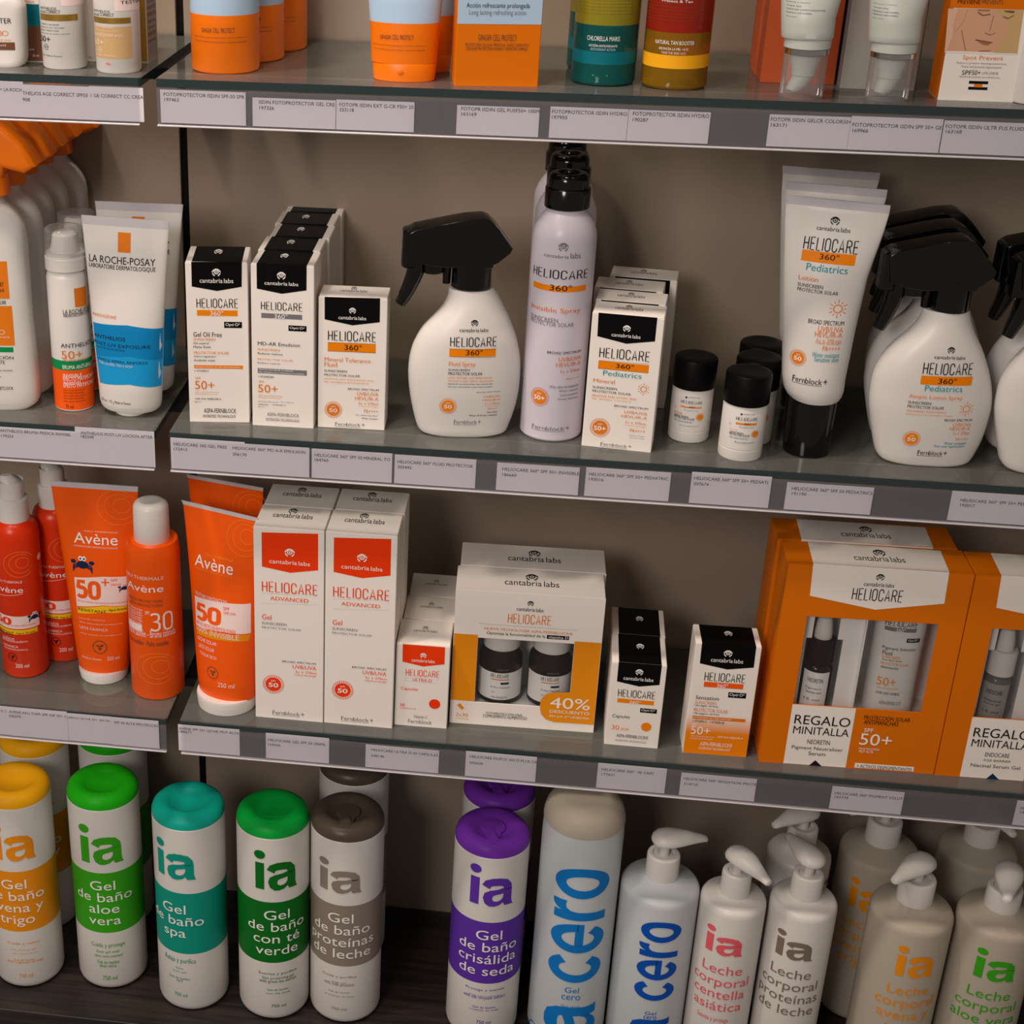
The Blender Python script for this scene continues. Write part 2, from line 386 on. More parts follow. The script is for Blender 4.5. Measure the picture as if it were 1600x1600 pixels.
def loft(parent, name, m, rings, prints=(), bands=(), arcs=False, n=44, sm=0, sharp=35, cap=True):
    """body from horizontal sections (z, xl, xr, half depth, roundness); print lies on its front"""
    R = smooth_rings(rings, sm) if sm else list(rings)
    if not arcs and prints:
        Q = [R[0]]
        for a, b in zip(R, R[1:]):
            k = max(1, int((b[0]-a[0])/3.5)); Q += [tuple(a[i]+(b[i]-a[i])*j/k for i in range(5)) for j in range(1, k+1)]
        R = Q
    for b in bands:
        for z in b[:2]:
            if all(abs(z-r[0]) > .05 for r in R) and R[0][0] < z < R[-1][0]:
                R.append((z,)+tuple(ring_at(sorted(R, key=lambda q: q[0]), z))); R.sort(key=lambda q: q[0])
    mb = MB(); V = []
    for z, xl, xr, t, e in R:
        xc, hw = (xl+xr)/2, (xr-xl)/2
        for k in range(n):
            a = 2*PI*k/n; c, s_ = math.cos(a), math.sin(a)
            V.append((xc + hw*math.copysign(abs(c)**(2/e), c), t*math.copysign(abs(s_)**(2/e), s_), z))
    b0 = 0; mb.v += V
    for j in range(len(R)-1):
        zc = (R[j][0]+R[j+1][0])/2; mm_ = m
        for b in bands:
            if b[0] <= zc <= b[1]: mm_ = b[2]
        i = mb.mi(mm_)
        for k in range(n):
            k2 = (k+1) % n; mb.f.append((j*n+k, j*n+k2, (j+1)*n+k2, (j+1)*n+k)); mb.m.append(i); mb.smooth.append(True)
    if cap:
        mb.f.append(tuple(range(n-1, -1, -1))); mb.m.append(mb.m[0]); mb.smooth.append(False)
        mb.f.append(tuple((len(R)-1)*n+k for k in range(n))); mb.m.append(mb.m[-2]); mb.smooth.append(False)
    if prints:
        S = sorted(R, key=lambda q: q[0])
        def fn(u, v, off):
            xl, xr, t, e = ring_at(S, v); xc, hw = (xl+xr)/2, (xr-xl)/2
            if arcs:
                a = u/hw; return (xc+(hw+off)*math.sin(a), -(hw+off)*math.cos(a), v)
            q = max(-.995, min(.995, (u-xc)/hw))
            return (u, -t*(1-abs(q)**e)**(1/e)-off, v)
        mb.prints(prints, fn, 1.6, 0 if arcs else 2.5)
    return mb.build(name, parent, sharp)
def cyl(parent, name, m, prof, prints=(), bands=(), n=44, sharp=35, cx=0, cy=0):
    """round part from a profile of (z, radius)"""
    o = loft(parent, name, m, [(z, -r, r, r, 2) for z, r in prof], prints, bands, True, n, 0, sharp)
    if cx or cy: o.location = (cx*MM, cy*MM, 0)
    return o
def rbox(mb, x0, x1, y0, y1, z0, z1, m, r=.5):
    """box with a small chamfer on its upright and flat edges"""
    P = [(x0, y0), (x1, y0), (x1, y1), (x0, y1)]
    o = [(x0+r, y0), (x1-r, y0), (x1, y0+r), (x1, y1-r), (x1-r, y1), (x0+r, y1), (x0, y1-r), (x0, y0+r)]
    cx, cy = (x0+x1)/2, (y0+y1)/2
    ins = [(min(max(a, x0+r), x1-r), min(max(b, y0+r), y1-r)) for a, b in o]
    V = [(a, b, z0) for a, b in ins] + [(a, b, z0+r) for a, b in o] + [(a, b, z1-r) for a, b in o] + [(a, b, z1) for a, b in ins]
    F = [tuple(range(7, -1, -1)), tuple(range(24, 32))]
    for L in range(3):
        for k in range(8): F.append((L*8+k, L*8+(k+1) % 8, L*8+8+(k+1) % 8, L*8+8+k))
    mb.add(V, [tuple(f) for f in F], m)
def carton(label, cat, x, y, z, rot, W, D, H, m='carton', fr=(), tp=(), group=None, name='sunscreen_carton', sides=None, sd=(), lidm=None):
    """folded box; front-bottom-centre at the origin, front faces -y; u from centre, v up; top print (u, depth)"""
    t = thing(name, label, cat, x, y, z, rot, group)
    b = MB(); rbox(b, -W/2, W/2, 0, D, 0, H-.7, m, .45)
    if sides:
        for s in (-1, 1): b.add([(s*(W/2+.05), .6, .6), (s*(W/2+.05), D-.6, .6), (s*(W/2+.05), D-.6, H-1.2), (s*(W/2+.05), .6, H-1.2)], [(0, 1, 2, 3)], sides)
    b.prints(fr, lambda u, v, o: (u, -o, v))
    for pr_side in sd:
        b.prints([pr_side], lambda u, v, o: (W/2+o, u, v))
    b.build('box_body', t)
    f = MB(); rbox(f, -W/2+.3, W/2-.3, .15, D-.2, H-.68, H, lidm or m, .3)
    f.prints(tp, lambda u, v, o: (u, max(.2, min(D-.25, v)), H+o*.5))
    f.build('top_flap', t)
    return t
def tube(parent, name, m, pts, rad, n=12, flat=1):
    """bent rod through 3D points (mm) with a radius at each"""
    mb = MB(); V = []; F = []
    up = Vector((0, 1, 0))
    for i, p in enumerate(pts):
        a = Vector(pts[max(0, i-1)]); b = Vector(pts[min(len(pts)-1, i+1)]); d = (b-a).normalized()
        s = d.cross(up); s = s.normalized() if s.length > .01 else Vector((1, 0, 0)); w = s.cross(d)
        for k in range(n):
            q = 2*PI*k/n; V.append(tuple(Vector(p) + s*rad[i]*math.cos(q) + w*rad[i]*flat*math.sin(q)))
    for i in range(len(pts)-1):
        for k in range(n): F.append((i*n+k, i*n+(k+1) % n, (i+1)*n+(k+1) % n, (i+1)*n+k))
    F.append(tuple(range(n-1, -1, -1))); F.append(tuple((len(pts)-1)*n+k for k in range(n)))
    mb.add(V, F, m, True)
    return mb.build(name, parent, 50)
def slab(parent, name, m, outline, half, bev=3, seg=3):
    """rounded plate: outline in (x, z) mm, thickness 2*half along y"""
    me = bpy.data.meshes.new(name); bm = bmesh.new()
    a = [bm.verts.new((x*MM, -half*MM, z*MM)) for x, z in outline]; b = [bm.verts.new((x*MM, half*MM, z*MM)) for x, z in outline]
    n = len(a); bm.faces.new(a[::-1]); bm.faces.new(b)
    for k in range(n): bm.faces.new((a[k], a[(k+1) % n], b[(k+1) % n], b[k]))
    bmesh.ops.recalc_face_normals(bm, faces=bm.faces)
    ed = [e for e in bm.edges if abs(e.verts[0].co.y-e.verts[1].co.y) < 1e-6]
    bmesh.ops.bevel(bm, geom=ed, offset=bev*MM, segments=seg, profile=.5, affect='EDGES', clamp_overlap=True)
    for f in bm.faces: f.smooth = True
    bm.to_mesh(me); bm.free(); me.set_sharp_from_angle(angle=math.radians(40)); me.materials.append(mat(m))
    o = bpy.data.objects.new(name, me); COL.objects.link(o); o.parent = parent
    return o

def winbox(k, W, D, H, win, m, lidm, fr, tp, kind):
    """hollow carton with a window in the front, an inner tray and a clear film"""
    u0, u1, v0, v1 = win; b = MB(); w = W/2; tz = v0-11 if kind == 'two' else 19.
    for q in ((-w, -w+.8, .8, D, 0, H-.8), (w-.8, w, .8, D, 0, H-.8), (-w, w, D-.8, D, 0, H-.8), (-w, w, .8, D, 0, .8)): rbox(b, *q, m, .2)
    for q in ((-w, u0, 0, .8, 0, H-.8), (u1, w, 0, .8, 0, H-.8), (u0, u1, 0, .8, 0, v0), (u0, u1, 0, .8, v1, H-.8)): rbox(b, *q, m, .02)
    b.prints(fr, lambda u, v, o: (u, -o, v)); b.build('box_body', k)
    f = MB(); rbox(f, -w+.3, w-.3, .1, D-.1, H-.78, H, lidm, .3)
    f.prints(tp, lambda u, v, o: (u, max(.2, min(D-.2, v)), H+o*.5)); f.build('top_flap', k)
    t = MB(); rbox(t, -w+1, w-1, 1., D-1, tz-1.5, tz-.02, 'white', .2); rbox(t, -w+1, w-1, D-3.5, D-1, tz, H-2, 'white', .2)
    if kind == 'two':     # card with a bottle-shaped cut-out in the left half
        ud, ZC, ZT = -33.0, 71., 92.5; um = u0+.47*(u1-u0)
        rbox(t, um, um+.8, 3., D-4, tz, H-3, 'white', .1)
        for q in ((u0-3, ud-15, tz, H-3), (ud+15, um, tz, H-3), (ud-15, ud-10.5, tz+ZC, H-3), (ud+10.5, ud+15, tz+ZC, H-3), (ud-10.5, ud+10.5, tz+ZT, H-3)): rbox(t, q[0], q[1], 9., 9.6, q[2], q[3], 'white', .1)
    t.build('inner_tray', k)
    g = MB(); g.add([(u0-1, 1., v0-1), (u1+1, 1., v0-1), (u1+1, 1., v1+1), (u0-1, 1., v1+1), (u0-1, 1.15, v0-1), (u1+1, 1.15, v0-1), (u1+1, 1.15, v1+1), (u0-1, 1.15, v1+1)], [(0, 1, 2, 3), (7, 6, 5, 4)], 'film'); g.build('window_film', k)

# ---------------------------------------------------------------- the display: wall, base, shelves, strips
def procmat(n, build):
    m = bpy.data.materials.new(n); m.use_nodes = True; build(m.node_tree, m.node_tree.nodes['Principled BSDF']); MATS[n] = m
def wood(nt, p):
    tc = nt.nodes.new('ShaderNodeTexCoord'); mp = nt.nodes.new('ShaderNodeMapping'); mp.inputs['Scale'].default_value = (3, 60, 60)
    no = nt.nodes.new('ShaderNodeTexNoise'); no.inputs['Scale'].default_value = 2.2; no.inputs['Detail'].default_value = 8; no.inputs['Distortion'].default_value = .6
    cr = nt.nodes.new('ShaderNodeValToRGB'); cr.color_ramp.elements[0].color = srgb('120e0d'); cr.color_ramp.elements[1].color = srgb('362b26')
    cr.color_ramp.elements[0].position = .35; cr.color_ramp.elements[1].position = .72
    nt.links.new(tc.outputs['Object'], mp.inputs[0]); nt.links.new(mp.outputs[0], no.inputs['Vector']); nt.links.new(no.outputs[0], cr.inputs[0]); nt.links.new(cr.outputs[0], p.inputs['Base Color'])
    p.inputs['Roughness'].default_value = .45
def wallm(nt, p):
    no = nt.nodes.new('ShaderNodeTexNoise'); no.inputs['Scale'].default_value = 4
    mx = nt.nodes.new('ShaderNodeMixRGB'); mx.inputs[1].default_value = srgb('948576'); mx.inputs[2].default_value = srgb('9c8d7e')
    nt.links.new(no.outputs[0], mx.inputs[0]); nt.links.new(mx.outputs[0], p.inputs['Base Color']); p.inputs['Roughness'].default_value = .38
procmat('darkwood', wood); procmat('wallpanel', wallm)
PAL.update(seam=('0c0c0d', .4), glassedge=('0f2f30', .15), bracket=('17171a', .35), lip=('cfcad0', .25))
def struct(name, boxes, m):
    b = MB()
    for q in boxes: rbox(b, *[v*1000 for v in q], m, .4)
    o = b.build(name); o['kind'] = 'structure'; return o
struct('wall_back', [(-1.1, -.3285, .2045, .22, .0, 2.0), (-.3215, 1.2, .2045, .22, .0, 2.0)], 'wallpanel')
struct('trim_1', [(-.3284, -.3216, .2085, .22, .0, 2.0)], 'seam')
struct('trim_2', [(-1.1, 1.2, -.012, .204, .325, .365)], 'darkwood')
struct('trim_3', [(-1.1, 1.2, -.002, .204, .0, .3248)], 'darkwood')
Z1, Z2, Z3 = 1.2837, .9993, .7197
def glass_shelf(x0, x1, z, label):
    b = MB(); X0, X1 = x0*1000, x1*1000; Z = z*1000; t = 6.
    V = [(X0, 0, Z-t), (X1, 0, Z-t), (X1, 200, Z-t), (X0, 200, Z-t), (X0, 0, Z), (X1, 0, Z), (X1, 200, Z), (X0, 200, Z)]
    b.add(V, [(4, 5, 6, 7), (3, 2, 1, 0)], 'glass'); b.add(V, [(0, 1, 5, 4), (1, 2, 6, 5), (2, 3, 7, 6), (3, 0, 4, 7)], 'glassedge')
    o = b.build('glass_shelf'); tag(o, label, 'shelf'); return o
def price_strip(x0, x1, z, label):
    zb = {Z1: 1.2507, Z2: .9663, Z3: .6867}[z]*1000; Z = z*1000; X0, X1 = x0*1000, x1*1000
    t = thing('price_strip', label, 'price strip', 0, 0, 0)
    b = MB(); b.add([(X0, -3.4, zb), (X1, -3.4, zb), (X1, -3.4, Z+.8), (X0, -3.4, Z+.8)], [(0, 1, 2, 3)], 'strip'); b.build('front_window', t)
    b = MB(); b.add([(X0, -.9, zb), (X1, -.9, zb), (X1, -.9, Z-6.5), (X0, -.9, Z-6.5)], [(0, 1, 2, 3)], 'stripback'); b.build('back_sheet', t)
    b = MB(); b.add([(X0, -3.4, Z+.8), (X1, -3.4, Z+.8), (X1, 26, Z+.5), (X0, 26, Z+.5)], [(0, 1, 2, 3)], 'lipfilm'); b.build('top_lip', t)
    b = MB(); rbox(b, X0, X1, -3.9, -.5, zb-1.4, zb-.1, 'lip', .3); b.build('bottom_lip', t)
for z, w in ((Z1, 'top'), (Z2, 'middle'), (Z3, 'lower')):
    glass_shelf(-1.0, -.308, z, f'clear glass shelf of the left bay, {w} level')
    glass_shelf(-.296, 1.1, z, f'clear glass shelf of the right bay, {w} level')
    price_strip(-1.0, -.309, z, f'clear plastic price strip along the {w} left shelf edge')
    price_strip(-.2955, 1.1, z, f'clear plastic price strip along the {w} right shelf edge')
    b = MB(); z_ = z*1000-6.2
    b.add([(-324, 80, z_-9), (-281, 80, z_-9), (-281, 204, z_-30), (-324, 204, z_-30), (-324, 80, z_), (-281, 80, z_), (-281, 204, z_), (-324, 204, z_)], [(3, 2, 1, 0), (4, 5, 6, 7), (0, 1, 5, 4), (1, 2, 6, 5), (2, 3, 7, 6), (3, 0, 4, 7)], 'bracket')
    o = b.build('shelf_bracket'); tag(o, f'black bracket under the {w} glass shelves at the wall seam', 'bracket')
def pcard(label, x, y, z, W, H, prints):
    b = MB(); rbox(b, -W/2, W/2, 0, .22, 0, H, 'paper', .05); b.prints(prints, lambda u, v, o: (u, -o*.25, v))
    o = b.build('price_card'); o.location = (x, y, z); tag(o, label, 'price card', 'paper price cards in the shelf-edge strips'); return o
def pumphead(k, z, ang):
    S = [(-13, 1, 1, 0), (-12.4, 4.5, 3.5, 0), (-10, 9, 6.5, 0), (-5, 12.2, 9, .3), (3, 13, 9.6, .4), (12, 11.6, 8.8, .2), (23, 8.2, 6.6, -.6), (33, 5.2, 4.6, -1.6), (39, 4, 3.5, -2.6), (40, 2.6, 2.4, -3)]
    V = []; n = 20; a = math.radians(ang); c, s = math.cos(a), math.sin(a)
    for d, w, h, dz in S:
        for i in range(n):
            q = 2*PI*i/n; l = w*math.cos(q); hh = h*math.sin(q)
            if hh < 0: hh *= .62
            V.append((d*c - l*s, d*s + l*c, z + hh + dz))
    F = [(j*n+i, j*n+(i+1) % n, (j+1)*n+(i+1) % n, (j+1)*n+i) for j in range(len(S)-1) for i in range(n)] + [tuple(range(n-1, -1, -1)), tuple((len(S)-1)*n+i for i in range(n))]
    b = MB(); b.add(V, F, 'plastic', True); return b.build('pump_head', k, 60)
def fliplid(q, m, z, ang):
    """keyhole-shaped flip lid lying in the dish of the cap"""
    out = [(12*math.cos(a), 12*math.sin(a)+3) for a in [math.radians(x) for x in range(-50, 231, 14)]] + [(-7, -14), (-6, -26), (-3, -28.5), (3, -28.5), (6, -26), (7, -14)]
    a0 = math.radians(ang); c, s = math.cos(a0), math.sin(a0); P = [(x*c-y*s, x*s+y*c) for x, y in out]
    hz = [z+2.2 if math.hypot(x, y) < 16 else z+5.8 for x, y in P]
    n = len(P); b = MB(); b.add([(x, y, z-.5) for x, y in P] + [(x, y, h) for (x, y), h in zip(P, hz)] + [(x*.93, y*.93, h+.7) for (x, y), h in zip(P, hz)] + [(0, 0, z+2.6)], [(i, (i+1) % n, n+(i+1) % n, n+i) for i in range(n)] + [(n+i, n+(i+1) % n, 2*n+(i+1) % n, 2*n+i) for i in range(n)] + [(2*n+i, 2*n+(i+1) % n, 3*n) for i in range(n)], m, True)
    return b.build('flip_lid', q, 30)

# ---------------------------------------------------------------- products
k = carton('slim white carton with black top and orange stripe, leftmost box on the middle shelf','carton',-0.2593,0.0270,0.9993,7.1,49.9,44.4,137.9,fr=[('p',[(-19.9,137.8),(20.5,138.3),(20.1,117.7),(.1,113.9),(-20.1,117.4)],'black'),('e',-.1,129.3,6.5,6.5,'white'),('t','cantabria',-13.6,4.8,120.7,124.4,'white',0),('t','labs',5.9,13.4,120.7,124.4,'white'),('t','HELIOCARE',-16.7,16.5,99.7,107.7,'ink'),('r',-16.5,16.4,93,97.8,'orange'),('t','360°',-5.9,4.9,93.3,97.3,'white'),('r',5.3,19.8,82.9,88.1,'black',1),('t','Opti·D²',6.4,18.2,83.9,87.1,'white',0),('t','Gel Oil Free',-19.9,3.2,75.1,79.1,'ink',0),('t','SUNSCREEN',-20,-2.1,71.8,73.9,'dorange',0),('t','Oil control',-20.1,-7.6,68.6,70.5,'ink'),('t','Matte finish',-20.2,-6,65.4,67.3,'ink'),('t','PROTECTOR SOLAR',-20,8.8,60.3,62.5,'dorange',0),('t','Seborregulador',-20.1,-1.6,57.1,58.9,'ink'),('t','Acabado mate',-20.2,-2.7,54,55.7,'ink'),('r',-20.1,20,47.7,50.6,'orange'),('t','EXTREME CONTROL OIL FREE AND MATTE FINISH',-18.7,17.6,48.6,49.5,'white'),('t','+ VITAMIN E',-20,-8.2,44.8,46.4,'ink'),('t','SPF',-19.3,-14.9,38.3,40.1,'dorange'),('t','50+',-19.9,-3.9,29.5,36.9,'dorange'),('t','VERY HIGH PROTECTION',-20.1,-.3,26.5,27.3,'dorange'),('t','PROTECCIÓN MUY ALTA',-20.1,-1.4,24.7,25.7,'dorange'),('t','UVB UVA VISIBLE/IR-A',-20.1,1.6,20.2,21.8,'ink'),('t','PA++++',-20.2,-15,17.5,18.8,'ink'),('t','ASPA-FERNBLOCK',-12.9,13.9,8.6,12.6,'ink'),('t','PATENTED TECHNOLOGY',-13.8,13.5,4.4,6.8,'ink')],tp=[('r',-19.6,20.5,.3,44.1,'black'),('e',-.6,28.8,6.2,14.1,'white')],group=None)
k = carton('slim white carton with black top and grey stripe, front of the five-deep row','carton',-0.2056,0.0255,0.9993,0.4,51.1,40.1,138.7,fr=[('p',[(-20.7,139.1),(19.5,139.8),(19.4,118.7),(-.5,114.9),(-20.7,118.2)],'black'),('e',-.8,129.8,6.5,6.5,'white'),('t','cantabria',-14.4,4.1,121.9,124.9,'white',0),('t','labs',5.2,12.8,121.9,124.8,'white'),('t','HELIOCARE',-17.5,15.9,100.9,107.9,'ink'),('r',-17.3,15.9,94,98.1,'grey'),('t','360°',-6.7,4.2,94.1,97.9,'white'),('r',4.8,19.5,84.1,88.9,'black'),('t','Opti·D²',5.9,18,85.3,87.9,'white',0),('t','MD-AR Emulsion',-20.4,14.1,70.8,73.8,'ink',0),('t','SUNSCREEN',-20.5,-2.5,66.3,68.1,'dorange',0),('t','Reduces redness',-20.5,-.1,62.9,64.6,'ink'),('t','PROTECTOR SOLAR',-20.6,8.5,58.1,59.5,'dorange',0),('t','Reduce rojeces',-20.6,-2.1,54.6,56.2,'ink'),('r',-20.7,19.9,46.6,50.9,'grey'),('t','SENSITIVE SKIN PRONE TO REDNESS',-19.8,8.7,49.3,50.5,'white'),('t','PIEL SENSIBLE CON TENDENCIA A ROJECES',-19.8,17.8,46.9,48.2,'white'),('t','+ ROSABORA',-20.4,-7.2,42.9,44.6,'ink'),('t','SPF',-19.9,-15.6,38.4,40.1,'dorange'),('t','50+',-20.6,-4.2,30.1,36.8,'dorange'),('t','VERY HIGH PROTECTION',-20.5,-.5,26.6,27.6,'dorange'),('t','PROTECCIÓN MUY ALTA',-20.5,-1.3,25,25.9,'dorange'),('t','BROAD SPECTRUM',-20.5,-3.6,21.4,22.1,'ink',0),('t','λc ≥ 370 nm',-1.8,9,21.8,22.8,'grey'),('t','UVB/UVA',-20.6,-12.1,18.6,19.7,'ink'),('t','VISIBLE/IR-A',-9,2.5,19,19.9,'ink'),('t','PA++++',-20.6,-14.7,16.6,17.5,'ink'),('t','ASPA-FERNBLOCK',-13.2,13.6,9.4,12.5,'grey'),('t','PATENTED TECHNOLOGY',-14.2,13.9,5.5,7.6,'grey'),('l',[(-14.5,5.3),(14.2,5.5)],.2,'grey')],tp=[('r',-20.6,19.5,.3,39.8,'black'),('e',-2.3,24.8,5.8,12.6,'white')],group='cartons with black tops in the five-deep row')
dup(k,'black-topped white carton, second from the front in the five-deep row',-0.0015,0.0405)
dup(k,'black-topped white carton, third from the front in the five-deep row',0.0005,0.0811)
dup(k,'black-topped white carton, fourth from the front in the five-deep row',-0.0016,0.1216)
dup(k,'black-topped white carton, fifth and last from the front in the five-deep row',0.0001,0.1621)
k = carton('shorter white carton with black shield and wide orange bar, left of the lone trigger bottle','carton',-0.1494,0.0309,0.9993,1.5,55.4,30.5,113.2,fr=[('p',[(-22.9,112.6),(21.6,113.5),(21.8,93.5),(-.1,89.9),(-22.7,93.9)],'black'),('e',-.3,102.2,5.1,5.1,'white'),('t','cantabria',-11.5,3.7,94.7,97.7,'white',0),('t','labs',4.6,10.8,94.7,97.6,'white'),('t','HELIOCARE',-19.9,18.8,76.3,85,'ink'),('r',-20,19,67.2,74.7,'orange'),('t','360°',-6.4,7.7,68.8,73.5,'black',0),('l',[(-20,74.5),(18.9,75)],.2,'ink'),('l',[(-20,67.2),(19.1,67.7)],.2,'ink'),('t','Mineral Tolerance',-22.6,15.1,58.5,62,'dorange',0),('t','Fluid',-22.6,-12.2,53.9,57.7,'dorange',0),('t','SUNSCREEN',-22.7,-4.1,49.3,51.3,'ink'),('t','PROTECTOR SOLAR',-22.7,6.6,45.8,47.7,'ink'),('t','SENSITIVE AND INTOLERANT SKIN',-22.8,17.8,42.7,43.8,'dorange'),('t','PIEL SENSIBLE E INTOLERANTE',-22.8,13.9,40,41.1,'dorange'),('t','BROAD SPECTRUM',-3,22.3,34.6,36.2,'ink',0),('t','UVB/UVA',4.4,22,30.1,33.2,'dorange',0),('t','HEVL/IR-A',3,22.1,26.1,29.1,'dorange',0),('t','λc ≥ 370nm',5.8,22.2,22.2,24.6,'dorange'),('t','Critical wavelength',5.8,21.9,20.1,21,'dorange'),('t','PA++++',10.5,22,15.1,18.2,'dorange',0),('t','No whitening effect',3.8,22.1,12,13.2,'ink'),('t','Water resistant',8.5,22.2,9.4,10.7,'ink'),('b',-15,16.3,5.5,'50','dorange'),('t','Fern',-13.2,-4.1,2.5,5.4,'grey'),('t','block',-3.9,7.9,2.5,5.4,'grey',0),('t','+',8.6,11.3,3,5.4,'grey'),('l',[(-13.2,1.6),(7.9,1.6)],.3,'grey'),('l',[(-13.2,1.6),(-13.2,5.4)],.2,'grey')],tp=[('t','cantabria',-12,3,13.9,20.2,'grey',0),('t','labs',3.9,10,13.9,20.2,'grey'),('e',-1.6,23.4,4.6,9.3,'grey')],group=None)
k = thing('trigger_spray_bottle','rounded white spray bottle with black trigger head, alone left of the tall aerosols','spray bottle',-0.0554,0.0427,0.9993,8.0,None)
loft(k,'bottle','plastic',[(0,-32,25.8,14.6,2.6),(2,-37.7,32.2,17.2,2.6),(4.9,-39.9,34.1,18.1,2.6),(8.1,-41.4,35.2,18.5,2.5),(14.6,-43.2,37.2,18.9,2.5),(25.8,-45.8,39.9,19.8,2.4),(38.6,-48,41.7,20.6,2.3),(53,-49.1,42,20.6,2.3),(64.6,-48.4,41.3,20.6,2.2),(73.5,-46.5,39.5,20.2,2.2),(82.3,-43,37.2,19.8,2.2),(91.1,-37.9,33.8,18.9,2.1),(99.8,-29.9,30,17.6,2.1),(108.5,-22.8,25.3,16.3,2),(117.1,-19.3,20.7,14.6,2),(123.1,-18.9,16.4,13.3,2)],[('e',1.3,99.2,5.2,5.2,'ink'),('t','cantabria',-10.5,5.1,92.1,95,'ink',0),('t','labs',6,12.5,92.1,94.9,'ink'),('t','HELIOCARE',-17.5,19.3,80,87.9,'ink'),('r',-17.8,19.2,71.8,78.2,'orange'),('t','360°',-4.7,8.6,73.2,77.7,'black',0),('l',[(-18,78.2),(19.1,77.5)],.2,'ink'),('l',[(-17.7,71.9),(19.4,71.1)],.2,'ink'),('t','Fluid Spray',-17.8,3.4,63.1,67.7,'orange',0),('t','SUNSCREEN',-18.1,-1.1,59.9,61.6,'ink'),('t','PROTECTOR SOLAR',-18,9.3,56.4,58.8,'ink'),('t','LIGHT TEXTURE. EASY APPLICATION',-18.2,17.1,53.2,54.7,'orange'),('t','TEXTURA LIGERA. RÁPIDA ABSORCIÓN',-18.1,18.4,50.6,52.2,'orange'),('t','Suitable for the whole family, even sensitive skin',-18,18.2,47.9,49.4,'ink'),('t','Apto para toda la familia, incluso pieles sensibles',-17.9,17.8,45.6,46.9,'ink'),('t','BROAD SPECTRUM',5.5,24.6,41.4,42.2,'ink',0),('t','UVB/UVA',11.5,24.8,37,38.8,'orange'),('t','HEVL/IR-A',10.3,25,34.1,35.7,'orange'),('t','λc ≥ 370nm',12.5,24.7,31,32.4,'orange'),('t','Critical wavelength',12.6,24.4,29.2,30,'orange'),('t','PA++++',15.1,23.2,26.3,27.9,'orange'),('t','Wet Skin',14.6,23.1,23.2,24.6,'ink'),('t','Water & Sweat resistant',.2,23.2,20.6,22.1,'ink'),('b',-17.1,29.3,5.2,'50','orange'),('t','Fern',-11.6,-3.6,13.7,17.2,'grey'),('t','block',-3.3,7.1,13.7,17.2,'grey',0),('t','+',7.8,10.2,14.2,17.2,'grey'),('l',[(-11.6,12.8),(7.1,12.8)],.3,'grey'),('l',[(-11.6,12.8),(-11.6,17.2)],.2,'grey')],sm=2)
h = slab(k,"spray_head","gloss",[(-52.5,168.6),(-51.7,170),(-47.2,172.3),(-23.1,177.5),(-7,180.6),(5.5,181.4),(10.5,179.5),(16.8,173.6),(28.8,157.8),(26.9,153.7),(18.3,146.6),(14.3,144.5),(14.4,142.5),(-16.7,142.2),(-24.1,142.1),(-38.1,144),(-48,147),(-51.3,148.3)],12.5,6,5)
loft(k,"collar","gloss",[(124.3,-17,14.4,14,2),(124.9,-17.3,14.7,14.3,2),(141.7,-17,14.4,14,2),(149.7,-16,13.4,13,2)])
tube(k,"trigger_lever","gloss",[(-43.9,0,145.7),(-45.3,0,137.2),(-47.8,0,129.5),(-51.3,0,120.9),(-54.9,0,114),(-57.1,0,109.3)],[6.5,7.2,6.6,5.8,5.2,4.4],14,1.3)
loft(k,"pump_boss","gloss",[(134.6,-38.8,-24.8,5,2),(136.6,-41.8,-21.8,8,2),(145.6,-43.8,-19.8,10,2)])
loft(k,"spring_pin","gloss",[(126.4,-24,-18,3,2),(147.4,-25,-17,4,2)])
loft(h,"nozzle","gloss",[(140.5,-55.8,-45.8,8,5),(142,-57.3,-45.8,9.5,5),(169,-56.8,-45.8,9.5,5),(170.5,-54.8,-45.8,8,5)])
k = thing('aerosol_can','tall lilac white aerosol can with black cap, front one of three in a row','aerosol',0.0139,0.0532,0.9993,-0.7,'aerosol cans in a three-deep row')
cyl(k,'can','lilac',[(0,22.1),(.8,23.9),(2.5,25.1),(165.6,25.1),(170.6,24.5),(176.6,22.5),(182.6,18.6),(186.1,15.6),(188.6,16.6)],[('e',-.3,163.1,7,7,'grey'),('t','cantabria',-15.6,4.4,154.2,156.9,'grey',0),('t','labs',5.5,13.8,154.2,158.7,'grey'),('t','HELIOCARE',-26.4,22.2,137.4,144.7,'ink'),('r',-25.6,21.8,127.2,131.8,'orange'),('t','360°',-8.6,8.6,128.1,132.9,'black',0),('t','Invisible Spray',-25.9,17.6,109.2,114.1,'dorange',0),('t','SUNSCREEN',-25.9,-.3,102.2,105.6,'grey'),('t','PROTECTOR SOLAR',-25.5,12.6,98.9,102.1,'grey'),('t','BROAD SPECTRUM',-6.9,21.8,76.2,78.3,'ink',0),('t','UVB/UVA',2.5,22.4,70.2,73.6,'dorange'),('t','HEVL/IR-A',.8,22.4,65.7,69.1,'dorange'),('t','λc ≥ 370nm',4.5,21.8,60.4,63.2,'dorange'),('t','PA++++',9.8,22.6,54.2,55.9,'dorange'),('t','Wet skin formulation',-3.3,22.1,47.3,49.8,'grey'),('t','Water resistant',4.4,22.2,44.1,46.1,'grey'),('t','Sand resistant',5.5,22.1,40.5,42.5,'grey'),('t','Sweat resistant',4,22.5,37.3,39.2,'grey'),('b',-11,38.4,6,'50+','dorange'),('t','Fern',-15.8,-4,10.6,14,'grey'),('t','block',-3.7,11.6,10.6,14,'grey',0),('t','+',12.5,16,11.1,14,'grey'),('l',[(-15.8,9.7),(11.6,9.7)],.3,'grey'),('l',[(-15.8,9.7),(-15.8,14)],.2,'grey')])
